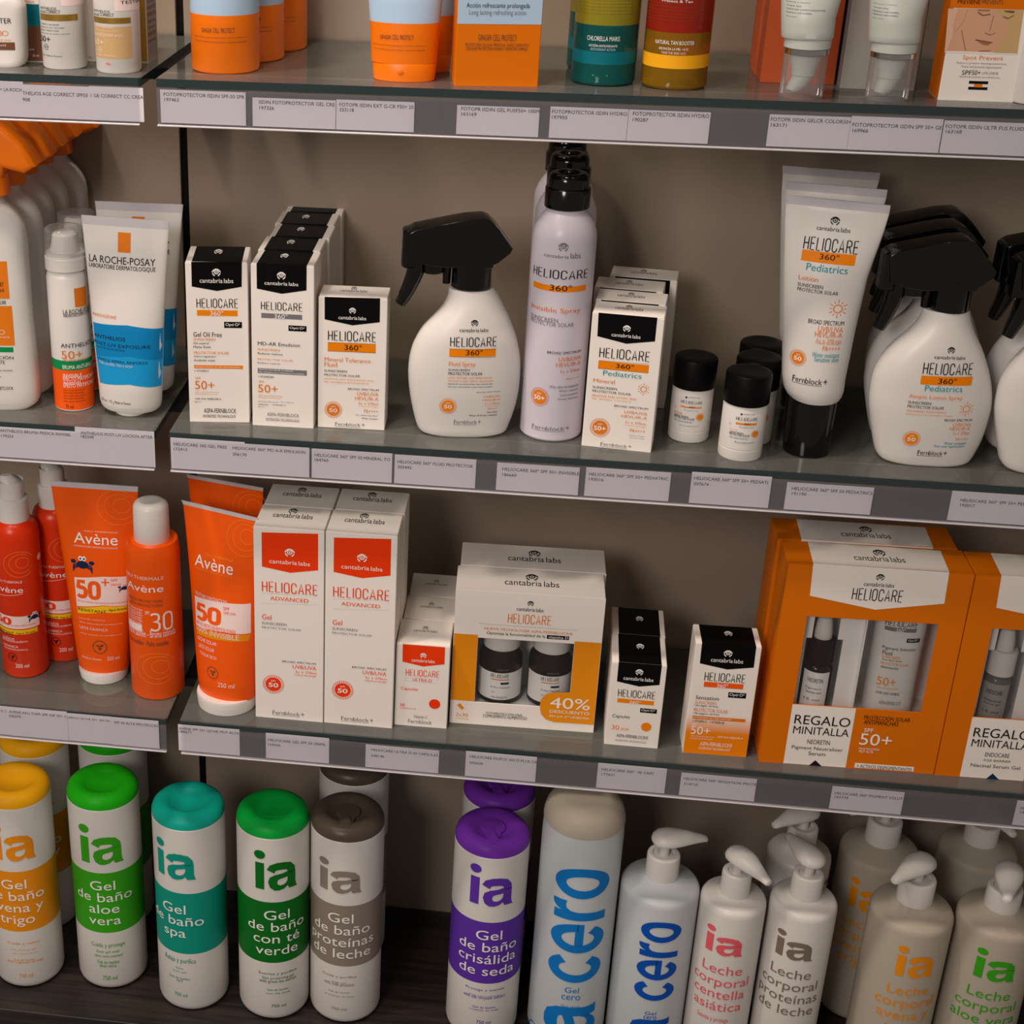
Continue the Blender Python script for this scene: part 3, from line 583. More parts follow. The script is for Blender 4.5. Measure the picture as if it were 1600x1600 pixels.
cp = cyl(k,"cap","gloss",[(188.6,17),(189.3,17.6),(203.6,17.6),(204.6,17),(204.8,16.1),(210.6,15.7),(213.6,14.9),(215.2,13.1),(215.6,10.7),(215.3,8.7),(210.6,6.7),(209.6,1)])
cyl(cp,"actuator_button","gloss",[(208.6,5.2),(214.1,4.7),(216.6,2.7),(217.1,2)])
dup(k,'lilac white aerosol with black cap, second from the front in its row',0.0005,0.0665)
dup(k,'lilac white aerosol with black cap, third and last from the front in its row',-0.0017,0.1208)
k = carton('white carton with black shield and teal lettering, front of the row beside the tall aerosol','carton',0.0670,0.0227,0.9993,-6.8,55.5,29.3,113.5,fr=[('p',[(-23.1,113.1),(22.1,113.3),(22.1,93.9),(.4,89.9),(-22.5,93.9)],'black'),('e',-.3,102.3,5.5,5.5,'white'),('t','cantabria',-11.6,3.7,95,97.9,'white',0),('t','labs',4.6,10.8,94.9,97.8,'white'),('t','HELIOCARE',-19.8,19,76.7,85.2,'ink'),('r',-19.9,19.5,67.5,74,'orange'),('t','360°',-6.1,8,69.3,73.1,'black',0),('l',[(-19.6,74.1),(19.3,74.9)],.2,'ink'),('l',[(-19.6,67.4),(19.4,67.6)],.2,'ink'),('t','Pediatrics',-15.5,14.5,62.2,66.4,'teal',0),('t','Mineral',-22.7,-5.9,55.8,58.9,'dorange',0),('t','SUNSCREEN',-22.7,-3.7,50.6,52.6,'ink'),('t','PROTECTOR SOLAR',-22.7,7.7,47.4,49.3,'ink'),('t','SENSITIVE AND ATOPIC SKIN',-22.9,12.3,43.8,45.4,'dorange'),('t','PIEL SENSIBLE Y ATÓPICA',-22.7,8.6,41.5,42.7,'dorange'),('s',17,53.8,5,'dorange'),('t','BROAD SPECTRUM',-4.5,22,36.7,38.4,'ink',0),('t','UVB/UVA',3.8,22,32,34.5,'dorange',0),('t','HEVL/IR-A',1.8,22,28.4,30.7,'dorange',0),('t','λc ≥ 370nm',5.1,21.8,23.6,25.8,'dorange'),('t','Critical wavelength',5.1,21.7,21.4,22.4,'dorange'),('t','PA++++',9.7,21.4,16.5,19.5,'dorange',0),('t','Water resistant',9.2,21.8,13.3,14.2,'teal'),('t','Sensitive skin',9.8,21.7,11.3,12.1,'teal'),('b',-14.2,17.5,6.1,'50+','dorange'),('t','Fern',-12.5,-3.4,2.5,5,'grey'),('t','block',-3.2,8.6,2.5,5,'grey',0),('t','+',9.4,12.1,2.9,5,'grey'),('l',[(-12.5,1.6),(8.6,1.6)],.3,'grey'),('l',[(-12.5,1.6),(-12.5,5)],.2,'grey')],tp=[('t','cantabria',-11.7,3.2,11.6,19.2,'grey',0),('t','labs',4,10.1,11.6,19.2,'grey'),('e',-1.3,20.5,4.6,7.6,'grey')],group='cartons with teal lettering in a four-deep row')
dup(k,'white carton seen mostly as lid, second from the front beside tall aerosols',0.0025,0.0333)
dup(k,'white carton seen mostly as lid, third from the front beside tall aerosols',0.0020,0.0665)
dup(k,'white carton seen mostly as lid, fourth and last from the front beside tall aerosols',0.0149,0.0998)
k = thing('sunscreen_stick','short white stick with black cap standing alone right of the teal-lettered cartons','stick',0.1262,0.0610,0.9993,-5.9,None)
cyl(k,'stick_body','plastic',[(0,14.7),(.5,15.9),(1.5,16.4),(9,16.5),(9.3,16.1),(9.8,16.1),(10.1,16.5),(44.7,16.5),(47.2,15.2)],[('t','cantabria labs',-3.3,6.3,39.6,40.6,'grey'),('d',-4.5,39.6,.8,.8,'ink'),('t','HELIOCARE',-8.6,8.8,34.3,36.9,'ink'),('r',-8.6,8.6,30.7,31.8,'orange'),('t','360°',-1.4,3.6,31.2,32.6,'black',0),('t','Pediatrics',-5,6.5,28.3,29.2,'teal',0),('t','Stick',-14,-6,24.3,26.3,'orange',0),('t','SUNSCREEN',-13.6,-1.4,22,23.8,'ink'),('t','PROTECTOR SOLAR',-13.9,3.8,20.3,22.3,'ink'),('t','Water resistant Sensitive skin',-13.5,2.2,17.9,19.5,'teal'),('d',8.1,23.2,2.4,2.4,'orange'),('o',8.1,23.2,3.1,3.1,.4,'orange'),('t','Fernblock+',-7.7,8.2,14.8,15.7,'grey'),('s',-14.1,29.1,1.5,'orange')])
cyl(k,'cap','black',[(45.2,16.5),(45.7,17.2),(67.8,17.2),(69.3,16.5),(70,15.1),(70.3,11.7),(70,8.7),(69.9,1)])
k = thing('sunscreen_stick','short white stick with black cap, front of the row of three beside the leaning tube','stick',0.1648,0.0297,0.9993,-7.8,'sunscreen sticks in a three-deep row')
cyl(k,'stick_body','plastic',[(0,15.4),(.5,16.6),(1.5,17.1),(9,17.2),(9.3,16.8),(9.8,16.8),(10.1,17.2),(45.5,17.2),(48,15.9)],[('t','cantabria labs',-.8,8.6,40.4,41.6,'grey'),('d',-2,40.6,.8,.8,'ink'),('t','HELIOCARE',-5.7,11.1,35.2,38.2,'ink'),('r',-5.6,11,31.6,33.3,'orange'),('t','360°',1,6,32.2,33.7,'black',0),('t','Pediatrics',-2.3,8.9,29.3,30.6,'teal',0),('t','Stick',-10,-3.2,26.4,27.3,'orange',0),('t','SUNSCREEN',-9.6,1.1,23.6,25.4,'ink'),('t','PROTECTOR SOLAR',-9.8,6.3,21.8,23.8,'ink'),('t','Water resistant Sensitive skin',-9.4,4.7,19.5,21.1,'teal'),('d',10.7,24.1,2.4,2.4,'orange'),('o',10.7,24.1,3,3,.4,'orange'),('t','Fernblock+',-4.5,10.9,16.1,17.6,'grey'),('s',-10.2,31,1.5,'orange')])
cyl(k,'cap','black',[(46,17.2),(46.5,17.9),(69.1,17.9),(70.6,17.2),(71.3,15.8),(71.6,12.4),(71.3,9.4),(71.2,1)])
dup(k,'black-capped white stick, second from the front in the row of three sticks',0.0113,0.0354)
dup(k,'black-capped white stick, third and last from the front in the row of three sticks',0.0171,0.0711)
k = thing('lotion_tube','white tube standing on a black cap, front one of three left of trigger bottles','tube',0.2186,0.0463,0.9993,-14.0,'lotion tubes on black caps')
loft(k,'tube_body','plastic',[(46.9,-17.8,20.1,21,2),(49.4,-21.3,21.4,22,2),(54.6,-24.3,22.3,23,2.1),(63.9,-26.6,22,23,2.1),(106.3,-31.7,23.7,19,2.1),(147.7,-36.4,26.6,12,2),(183,-39.9,32.6,4,2),(197.7,-40.8,34.4,1.2,2),(198.6,-41.1,34.4,.7,4),(204,-41.9,34.5,.7,4)],[('e',-3.1,188.9,6.4,6.4,'ink'),('t','cantabria',-15.6,1.2,181.2,184.3,'ink',0),('t','labs',2.1,9,181.2,184.5,'ink'),('t','HELIOCARE',-23.4,16.4,165.9,176,'ink'),('r',-23.6,16,157.4,165.6,'orange'),('t','360°',-10.2,4.2,160.1,164.4,'black',0),('t','Pediatrics',-18.6,11.9,150.9,156.3,'teal',0),('t','Lotion',-23.2,-8.4,143.1,146.7,'dorange',0),('t','SUNSCREEN',-23.1,-3.9,138.2,140.9,'ink'),('t','PROTECTOR SOLAR',-22.9,7.8,134.6,137.3,'ink'),('s',9.2,124.6,7,'dorange'),('t','BROAD SPECTRUM',-10.9,15.3,111.8,115.2,'ink',0),('t','UVB/UVA',-2.7,15.4,106.4,110.7,'dorange',0),('t','HEVL/IR-A',-4.6,15.4,102.3,106.5,'dorange',0),('t','λc ≥ 370 nm',-2.9,15.3,98.1,101.4,'dorange'),('t','Critical wavelength',-3,15.3,96.3,98.4,'dorange'),('t','PA++++',2.8,15.2,91.7,95.6,'dorange',0),('t','Water resistant',-4.2,15.5,86.4,90.3,'teal'),('t','Sensitive skin',-2.2,15.5,82.8,86.7,'teal'),('b',-14.6,83.4,4.9,'50','dorange'),('t','Fern',-16.3,-6.5,64.5,69.1,'ink'),('t','block',-6.2,6.4,64.5,69.1,'ink',0),('t','+',7.2,10.1,65.2,69.1,'ink'),('l',[(-16.3,63.6),(6.4,63.6)],.3,'ink'),('l',[(-16.3,63.6),(-16.3,69.1)],.2,'ink')],[(197.7,999,'crimp')],sm=0)
cyl(k,'cap','gloss',[(0,16.9),(1,18.1),(43.9,18.8),(46.4,18)])
dup(k,'white tube, second from the front, only its flat end showing above the others',0.0057,0.0472,3)
dup(k,'white tube, third and last from the front, only its flat end showing above the others',0.0094,0.1029,5)
k = thing('trigger_spray_bottle','white trigger bottle with teal lettering, front of the row right of the black-capped tube','spray bottle',0.3055,0.0426,0.9993,2.0,'trigger bottles in the rows at the right end')
loft(k,'bottle','plastic',[(0,-24.6,34.1,14.6,2.6),(1.9,-30.1,37.8,17.2,2.6),(5,-33.1,40,18.1,2.6),(9.1,-35.2,41.7,18.9,2.5),(21.1,-39,45.3,19.8,2.4),(36.4,-43.1,47.3,20.6,2.3),(48.5,-45.7,47.7,20.6,2.3),(59.7,-46.3,46.2,20.6,2.2),(72.7,-45.6,42.5,20.2,2.2),(84.7,-41.5,37.5,19.4,2.2),(97,-33.9,31.5,18.1,2.1),(107.6,-23.8,25.1,16.3,2.1),(117.6,-17.8,20.6,14.6,2),(125.6,-16.5,17.8,13.3,2)],[('e',4.9,98.1,5.1,5.1,'ink'),('t','cantabria',-6.9,8.8,91.2,93.9,'ink',0),('t','labs',9.8,16.5,90.8,93.5,'ink'),('t','HELIOCARE',-13.8,23.6,78.6,88,'ink'),('r',-14.1,24.7,70.4,77.4,'orange'),('t','360°',-1.2,12.7,71.6,76.1,'black',0),('t','Pediatrics',-10.1,18.2,65.3,70,'teal',0),('t','Atopic Lotion Spray',-20.7,19.5,58.1,62,'orange',0),('t','SUNSCREEN',-20.5,-3.5,54.1,56.3,'ink'),('t','PROTECTOR SOLAR',-20.4,6.7,50.7,53,'ink'),('t','SKIN BARRIER STRENGTHENING',-20.5,9,47.6,49,'orange'),('t','REPARACIÓN DE LA BARRERA CUTÁNEA',-20.4,14.6,45,46.2,'orange'),('s',24,51.4,5.9,'orange'),('t','BROAD SPECTRUM',8.9,30.2,41.1,43.1,'ink',0),('t','UVB/UVA',15.9,30,36.9,39.8,'orange'),('t','HEVL/IR-A',13.9,29.8,33.7,36.4,'orange'),('t','λc ≥ 370nm',17.2,30,30,32.6,'orange'),('t','PA++++',20.3,29.8,24.6,27.4,'orange'),('t','Water resistant',11.9,29.2,21.2,23.8,'teal'),('t','Fast easy application',4.8,28.3,18.2,20.9,'teal'),('b',-13,24.8,5,'50','orange'),('t','Fern',-6.4,1.8,11.7,15.5,'ink'),('t','block',2,12.6,11.7,15.5,'ink',0),('t','+',13.3,15.7,12.3,15.5,'ink'),('l',[(-6.4,10.8),(12.6,10.8)],.3,'ink'),('l',[(-6.4,10.8),(-6.4,15.5)],.2,'ink')],sm=2)
h = slab(k,"spray_head","gloss",[(-50.1,167.5),(-49.6,168.8),(-45.5,171.3),(-22.8,177.2),(-7.7,180.8),(4.3,181.9),(9.3,180.1),(16.1,174.4),(29.5,159),(28.2,154.9),(20.9,147.5),(17.4,145.4),(17.7,143.3),(-12.2,142.1),(-19.3,141.8),(-33.1,143.2),(-43.1,145.9),(-46.5,147.1)],12.5,6,5)
loft(k,"collar","gloss",[(125.5,-12.4,16.9,14,2),(126.1,-12.7,17.2,14.3,2),(141.4,-12.4,16.9,14,2),(149.4,-11.4,15.9,13,2)])
tube(k,"trigger_lever","gloss",[(-38.9,0,144.7),(-39.2,0,136.2),(-40.7,0,128.4),(-43,0,119.7),(-45.6,0,112.6),(-47.1,0,107.8)],[6.5,7.2,6.6,5.8,5.2,4.4],14,1.3)
loft(k,"pump_boss","gloss",[(134,-33.7,-19.7,5,2),(136,-36.7,-16.7,8,2),(145,-38.7,-14.7,10,2)])
loft(k,"spring_pin","gloss",[(126.2,-18.7,-12.7,3,2),(147.2,-19.7,-11.7,4,2)])
loft(h,"nozzle","gloss",[(139.4,-52.2,-42.2,8,5),(140.9,-53.7,-42.2,9.5,5),(167.9,-53.2,-42.2,9.5,5),(169.4,-51.2,-42.2,8,5)])
dup(k,'black-headed white spray bottle, second from the front in the row right of the tube',0.0031,0.0425)
dup(k,'black-headed white spray bottle, third from the front in the row right of the tube',0.0104,0.0850)
dup(k,'white spray bottle with black trigger head, cut off at the right edge of the photo',0.0945,-0.0040)
dup(k,'black-headed white spray bottle standing behind the one cut off at the right edge',0.0936,0.0395)
k = thing('mist_aerosol','small white, green and orange aerosol with clear cap at the front of the left shelf','aerosol',-0.3894,0.0462,0.9993,17.8,None)
cyl(k,'can','plastic',[(0,15.4),(.6,16.5),(1.5,16.9),(114.6,16.9),(118.6,15.9),(121.6,13.9),(122.6,12.9)],[('p',[(5.1,107.8),(17.5,107.5),(17.3,90.9),(5.1,91.8)],'dorange'),('t','LA ROCHE-POSAY',-5,23.2,86.2,90.4,'ink'),('t','LABORATOIRE DERMATOLOGIQUE',-4.8,22.3,83.4,86.6,'ink'),('t','ANTHELIOS',-8.9,20.8,57.2,60.9,'ink',0),('t','50+',-8.9,8.8,47.5,54.5,'dorange',0),('t','TRÈS HAUTE PROTECTION',-8.2,16.6,45.1,47.4,'dorange'),('t','BRUMA ANTI-BRILLO',-8.6,21.6,38.4,41.9,'white'),('t','INVISIBLE',-8.6,7.2,31.2,34.2,'white',0),('t','EFECTO MATIFICANTE',-8.8,23.1,28,31.5,'white',0),('t','INVISÍVEL',-8.6,6.8,25,27.9,'white',0),('t','EFEITO MATIFICANTE',-8.8,23.2,22.1,25.4,'white',0),('t','Rostro sensible. Alta protección',-8.9,9.2,18.8,20,'ink'),('t','Rostro sensible. Alta protección',-9.1,7.8,16.3,17.8,'ink'),('t','Rostro sensible. Alta protección',-9.3,8.9,13.8,15.1,'ink'),('t','Rostro sensible. Alta protección',-9.4,7.5,11.2,12.8,'ink'),('t','Rostro sensible. Alta protección',-9.6,8.6,8.7,10.1,'ink'),('t','75 ml',-8.1,-1.5,3.2,6.4,'ink')],[(1.6,37.1,'avene'),(37.1,45.6,'green')])
q = cyl(k,"spray_collar","plastic",[(121.1,16.4),(121.6,17.1),(131.6,17.1),(132.2,16.3),(132.8,16.7),(134.7,16.3),(135.7,14.9)])
cyl(q,"spray_button","plastic",[(134.7,12.9),(142.3,10.9),(149.3,9.9),(151.3,7.9),(151.8,1)])
cyl(k,'clear_cap','clearcap',[(132.6,16.6),(153.8,16),(155.3,14.4),(155.5,1)])
dup(k,"small aerosol with clear cap behind the front one, only its cap showing",-0.0038,0.0478)
k = thing('after_sun_tube','white tube with orange square and blue bands, in front of its twin','tube',-0.3382,0.0395,0.9993,-5.0,None)
loft(k,'tube_body','plastic',[(4.4,-23.7,23.2,16,2),(6.8,-25.9,25.6,17.5,2),(10.9,-26.8,26.9,18,2),(24.6,-27.2,28,18,2.1),(76.9,-30.3,31.5,14,2.1),(121.3,-32.4,35.3,8,2),(153.7,-34.1,38.3,2.2,2),(164.7,-34.7,39.8,.9,3),(166.7,-35,40,.7,4)],[('r',-3.3,7.5,139.5,155.4,'dorange'),('t','LA ROCHE-POSAY',-28.9,28.1,130,135.9,'ink',0),('t','LABORATOIRE DERMATOLOGIQUE',-29.2,28.1,124.9,129.1,'ink'),('t','INNOVAZIONE',-27.2,-4.6,85.5,88.1,'dorange'),('p',[(-27.5,79.2),(5.1,81.1),(32.2,77.6),(30.7,50.3),(6.5,54.9),(-25.7,51.1)],'dblue'),('p',[(-25.7,51.1),(6.5,54.9),(30.7,50.3),(28.8,26.9),(6,30.9),(-22.8,27.8)],'blue'),('t','ANTHELIOS',-26.6,3.1,67.6,70.6,'ink',0),('t','POST-UV EXPOSURE',-27.3,23.4,61.7,64.6,'navy',0),('t','LATTE DOPOSOLE',-23.8,2.5,59,60.4,'navy'),('t','LENISCE, RIPARA, RINFORZA',-24.1,21.1,48.1,50.8,'navy'),('t','Pelle sensibile. Viso e corpo',-21.7,9,44.5,48.2,'mblue'),('t','200 ml - 192 g',-22.3,-8.6,11.7,15.3,'grey'),('t','Made in France',-7.8,6.2,12.9,15.3,'ink',0)],[(159.7,999,'crimp')])
cyl(k,'cap','plastic',[(0,12.2),(.6,13),(3.4,13.3),(5.9,13)])
dup(k,"white tube half hidden behind the blue-banded tube on the left shelf",-0.0013,0.0489,6)
k = thing('sun_lotion_spray','big white spray bottle with orange trigger, nearest of the row at the left edge','spray bottle',-0.4540,0.0385,0.9993,4.0,'orange trigger bottles at the left edge')
loft(k,'bottle','plastic',[(0,-30.1,28.4,15,3),(4.2,-34.4,34,17,3),(10.5,-34.7,36,18,3),(23,-33,36.8,18,3),(78.4,-24.3,34.5,17.5,3),(141.3,-14.8,34.6,17,2.8),(157.5,-11.9,33.5,16,2.5),(169.1,-6.9,26.9,17,2.2),(176.7,-1.2,19,14,2),(182,1.4,17,12,2),(185.2,2,16.9,11,2)],[('r',-3.5,21.1,99.2,130.7,'dorange'),('r',-6.8,22.3,58.8,93,'dorange'),('r',-8.6,20.8,53,57.4,'green'),('t','LA ROCHE-POSAY',-3.8,17.1,109.3,113.5,'ink',0),('t','DERMATOLOGIQUE',-4.2,17.3,104.7,107.7,'ink'),('t','FORMATO FAMILIAR',-5.1,18,94.4,98.1,'ink',0),('o',11.9,70.4,2.9,1.8,.4,'white'),('t','PROTECCIÓN ALTA',-3.9,18.8,65.4,67.1,'white'),('t','LOCIÓN',1.9,20.3,46.9,50.3,'ink',0),('t','HIDRATANTE',-7.6,12.9,42.7,45.7,'ink',0),('t','Resistente al agua y a la arena',-8.3,18.8,35.8,37.9,'ink'),('t','Rostro y cuerpo',-8.8,8.9,30.3,32,'ink'),('t','MEXOPLEX NETLOCK',-10.5,18.3,19.7,22.6,'ink')],sm=2)
cyl(k,'trigger_collar','isd',[(182.2,14),(182.7,14.5),(199.2,14),(200.2,13.2)],cx=9.4)
slab(k,"spray_head","isd",[(-32.6,223.2),(-30.6,237.2),(-.6,243.2),(21.4,241.2),(39.4,225.2),(49.4,207.2),(39.4,201.2),(23.4,205.2),(21.4,197.2),(-2.6,197.2),(-4.6,211.2)],14,9,5)
tube(k,"trigger_lever","isd",[(-20.6,0,225.2),(-23.6,0,209.2),(-28.6,0,191.2),(-37.6,0,173.2),(-42.6,0,165.2),(-45.6,0,159.2)],[5,5.5,5,4.5,4,3.5],14,1.4)
dup(k,'white bottle with orange trigger, second from the front at the left edge',0.0013,0.0372)
dup(k,'white bottle with orange trigger, third from the front at the left edge',-0.0001,0.0744)
dup(k,'white bottle with orange trigger, fourth from the front at the left edge',0.0015,0.1116)
dup(k,'white bottle with orange trigger, fifth and last from the front at the left edge',0.0076,0.1501)
k = thing('pump_spray_bottle','red orange bottle with white pump cap, nearest the left edge of the lower shelf','spray bottle',-0.4603,0.0665,0.7197,20.4,None)
cyl(k,'bottle','avred',[(0,18.6),(.8,20.6),(2.5,21.6),(141.6,21.6),(148.6,21),(153.6,19.1),(157.1,15.6),(158.1,12.6)],[('t','EAU THERMALE',-22.4,2.5,101.2,103.7,'pinkw'),('t','Avène',-27.9,2.6,91.4,97.2,'white',0),('l',[(-29.3,85.6),(2.2,90.2)],.3,'white'),('sw',1.3,120,14.5,12.8,'swirl'),('r',-29.6,16.6,53.5,66.6,'pinkw'),('k','50',-29.6,-10.6,57.3,64.8,'red',.2),('t','+',-9.8,-5.9,68.8,72.7,'red',0),('t','SPF',-5.7,-1.2,69.2,72.2,'red'),('t','MUY ALTA PROTECCIÓN',-22.9,11.5,56.1,58.3,'red'),('cr',11.7,63.9,6.1,'navy'),('r',-29.6,13.8,47.6,52.5,'lemon'),('t','RESISTANT',-29.6,-9.1,46.4,50.2,'ink',0),('t','Agua Arena',-7.3,10.8,47.8,50,'ink'),('t','NIÑOS',-21.9,-9.2,41.1,44.3,'pinkw',0),('t','Alta tolerancia pediátrica',-24,2.9,38.4,41.5,'pinkw'),('t','CRIANÇA',-22.5,-6,32.8,35.7,'pinkw',0),('t','Alta tolerância pediátrica',-22,2.6,30.1,32.6,'pinkw'),('em',-12.8,22.8,4.4,'ink'),('t','200 ml',-10.2,2.4,12.1,16.4,'pinkw'),('d',23.7,121.4,3.4,3.4,'pinkw')])
q = cyl(k,"pump_collar","plastic",[(145.2,13.9),(145.8,14.4),(178,14.2),(179,12.8)])
loft(q,"pump_head","plastic",[(178,-11.2,11.2,11.2,2),(195,-11.2,11.2,11.2,2),(188.1,-10.9,10.9,10.9,2),(192.1,-9.2,9.2,9.2,2),(197.1,-10.2,5.2,6.2,2),(200.1,-8.2,1.2,3.2,2)])
dup(k,"red orange bottle with white pump cap standing behind the big orange tube",0.0272,0.0342,12)
k = thing('sunscreen_tube','orange tube with white cap and crab print, between the red bottles and the orange aerosol','tube',-0.3848,0.0677,0.7197,0.0,None)
loft(k,'tube_body','avene',[(10.1,-23.3,24.3,19,2),(20.5,-24.3,25.3,19,2.1),(69.8,-28.3,29.2,15,2.1),(136.4,-33.6,36.2,8.5,2),(173.3,-37.1,39.6,3,2),(187.9,-38.2,40.9,1.1,3),(191.1,-38.5,41,.8,4),(196.1,-39.3,41.4,.7,4)],[('t','EAU THERMALE',-8.4,21.7,151,152.3,'pinkw'),('t','Avène',-18.7,21.9,139.5,149.8,'white',0),('t','LABORATOIRE DERMATOLOGIQUE',-19.3,21.7,135.8,137.6,'pinkw'),('sw',22.4,175.1,18.7,16.1,'swirl'),('cr',-11.4,118.7,9.8,'navy'),('p',[(-20,105),(7.7,108.8),(29.2,108.5),(28.3,94.6),(27.3,79),(6.9,80.5),(-18.7,76.5)],'pinkw'),('k','50',-18.4,5.3,85.5,104.1,'avene',.2),('t','+',5.9,13.2,99.9,106.9,'avene',0),('t','SPF',14.6,20.8,104.2,107,'avene'),('t','UVB+UVA',14.5,23.8,99.9,102.3,'avene'),('t','MUY ALTA PROTECCIÓN PROTEÇÃO MUITO ELEVADA',-17.6,27.5,81.6,83.9,'avene'),('cr',26.7,97,5.1,'navy'),('p',[(-18.7,75.3),(6.9,79.8),(27.3,78.6),(27,72),(6.7,73.5),(-17.8,69.6)],'lemon'),('t','RESISTANT',-17.4,9.8,73,75.7,'ink',0),('t','Agua Arena',11.8,26.9,74.3,77.2,'ink'),('t','LECHE NIÑOS',-16.9,8.5,65.1,66.2,'pinkw',0),('t','Alta tolerancia pediátrica',-16.7,23.5,60.6,62,'pinkw'),('t','LEITE CRIANÇA',-16.4,10.8,54.2,57.3,'pinkw',0),('t','Alta tolerância pediátrica',-16.3,22.7,49.5,50.8,'pinkw'),('em',2.5,38.2,6.4,'brown'),('t','250 ml',9.1,19.5,24.9,28.6,'pinkw'),('t','Made in France',-15.5,3.9,24.7,26.9,'pinkw')],[(191.1,999,'crimp')])
cyl(k,'cap','plastic',[(0,20.9),(.8,22.1),(9.1,23.3),(11.1,22.6)])
k = thing('aerosol_can','orange aerosol can with tall white cap at the right end of the left lower shelf','aerosol',-0.3285,0.0518,0.7197,15.1,None)
cyl(k,'can','avene',[(0,22.5),(.7,23.9),(2,24.5),(141.9,24.5),(148.9,23.8),(154.9,22.5),(153.2,18.7),(155.2,15.9)],[('t','EAU THERMALE',-31.1,8.7,124.6,127.8,'pinkw'),('t','Avène',-29.1,8.1,112.4,119.5,'white',0),('t','HAUTE PROTECTION',-28.1,6.4,102,104.7,'brown',0),('t','ALTA PROTECCIÓN',-26.7,6.3,97.6,101.1,'brown',0),('k','30',-5.1,16.4,72.8,91.9,'pinkw',.1),('t','SPF',-9.3,-5.2,90,93.5,'pinkw'),('t','UVB/UVA',5.9,15.6,73,74,'pinkw'),('t','Muy resistente al agua',-30.7,-11.5,92.2,95.2,'pinkw'),('t','Muy resistente al agua',-31.1,-12.6,89.3,92.3,'pinkw'),('t','Muy resistente al agua',-31.5,-11.8,86.8,89.8,'pinkw'),('t','Muy resistente al agua',-32,-12.9,83.9,86.9,'pinkw'),('t','Muy resistente al agua',-32.4,-12,81.4,84.4,'pinkw'),('t','Muy resistente al agua',-33,-13.1,78.4,81.5,'pinkw'),('r',-33.5,-13,71.5,78.5,'pinkw'),('t','Brume satinée - Bruma satinada',-32.1,18.6,66.5,73.8,'pinkw',0),('t','Peaux sensibles - Pieles sensibles',-32.6,10.9,57.5,62.6,'brown'),('sw',-1.2,34,19.7,15.9,'swirl')])
cyl(k,'cap','plastic',[(152.9,15.8),(153.7,16.2),(186.4,15.7),(189.4,14.2),(191.2,11.2),(191.4,8.2),(189.8,5.2),(189.4,1)])
k = thing('sunscreen_tube','orange tube with white cap turned to the right, front one beside the tall cartons','tube',-0.2602,0.0374,0.7197,-19.0,'orange tubes beside the tall orange-badged cartons')
loft(k,'tube_body','avene',[(12.7,-27.5,28.8,20,2),(26.9,-28.8,29.2,20.5,2),(80.6,-32.4,30.1,17,2.1),(128.9,-35.8,31.5,11.5,2),(166.5,-38.9,33,5.5,2),(187.8,-40.7,34,1.6,2),(190.5,-41,34,.8,4),(193.7,-42.7,34.3,.7,4)],[('sw',22.2,172.8,16.3,16.3,'swirl'),('t','EAU THERMALE',-14.4,13.5,149.8,152,'swirl'),('t','Avène',-25.9,13.6,137.7,149.1,'white',0),('t','LABORATOIRE DERMATOLOGIQUE',-25.7,13.7,134.7,137,'swirl'),('t','TEXTURE INNOVATION',-25.2,9.2,109.8,113.2,'pinkw',0),('p',[(-25.8,108.1),(5.6,110.6),(29,111.8),(28.8,82.2),(7.7,82.6),(-23.3,80.4)],'pinkw'),('k','50',-22.9,4.4,87.3,104.1,'avene',.2),('t','SPF',6.2,12.1,103.8,107,'avene',0),('t','UVB UVA',6.4,17.7,100.1,102.7,'avene'),('t','MUY ALTA PROTECCIÓN PROTEÇÃO ELEVADA',-22.2,18.2,81.4,87.2,'avene'),('p',[(-22.8,78.7),(7.7,80.9),(28.8,81.4),(27.5,75),(7.8,74.1),(-22.4,72.2)],'iyd'),('t','100% INVISIBLE',-22.2,21.1,76,81.4,'pinkw',0),('t','LECHE SOLAR',-21.6,.8,67.2,70.8,'pinkw',0),('t','LEITE SOLAR',-19.8,-1.5,60.2,63.8,'pinkw',0),('t','TOQUE SECO',-18.3,.9,53.1,56.5,'pinkw',0),('em',-3.3,39.7,5.7,'brown'),('t','250 ml',2.5,17.5,27.4,31.9,'pinkw')],[(190.5,999,'crimp')])
cyl(k,'cap','plastic',[(0,25.7),(.8,26.9),(11.7,28),(13.7,27.3)])
dup(k,"orange tube standing behind the turned one, only its top corner showing",-0.0074,0.0590,5)
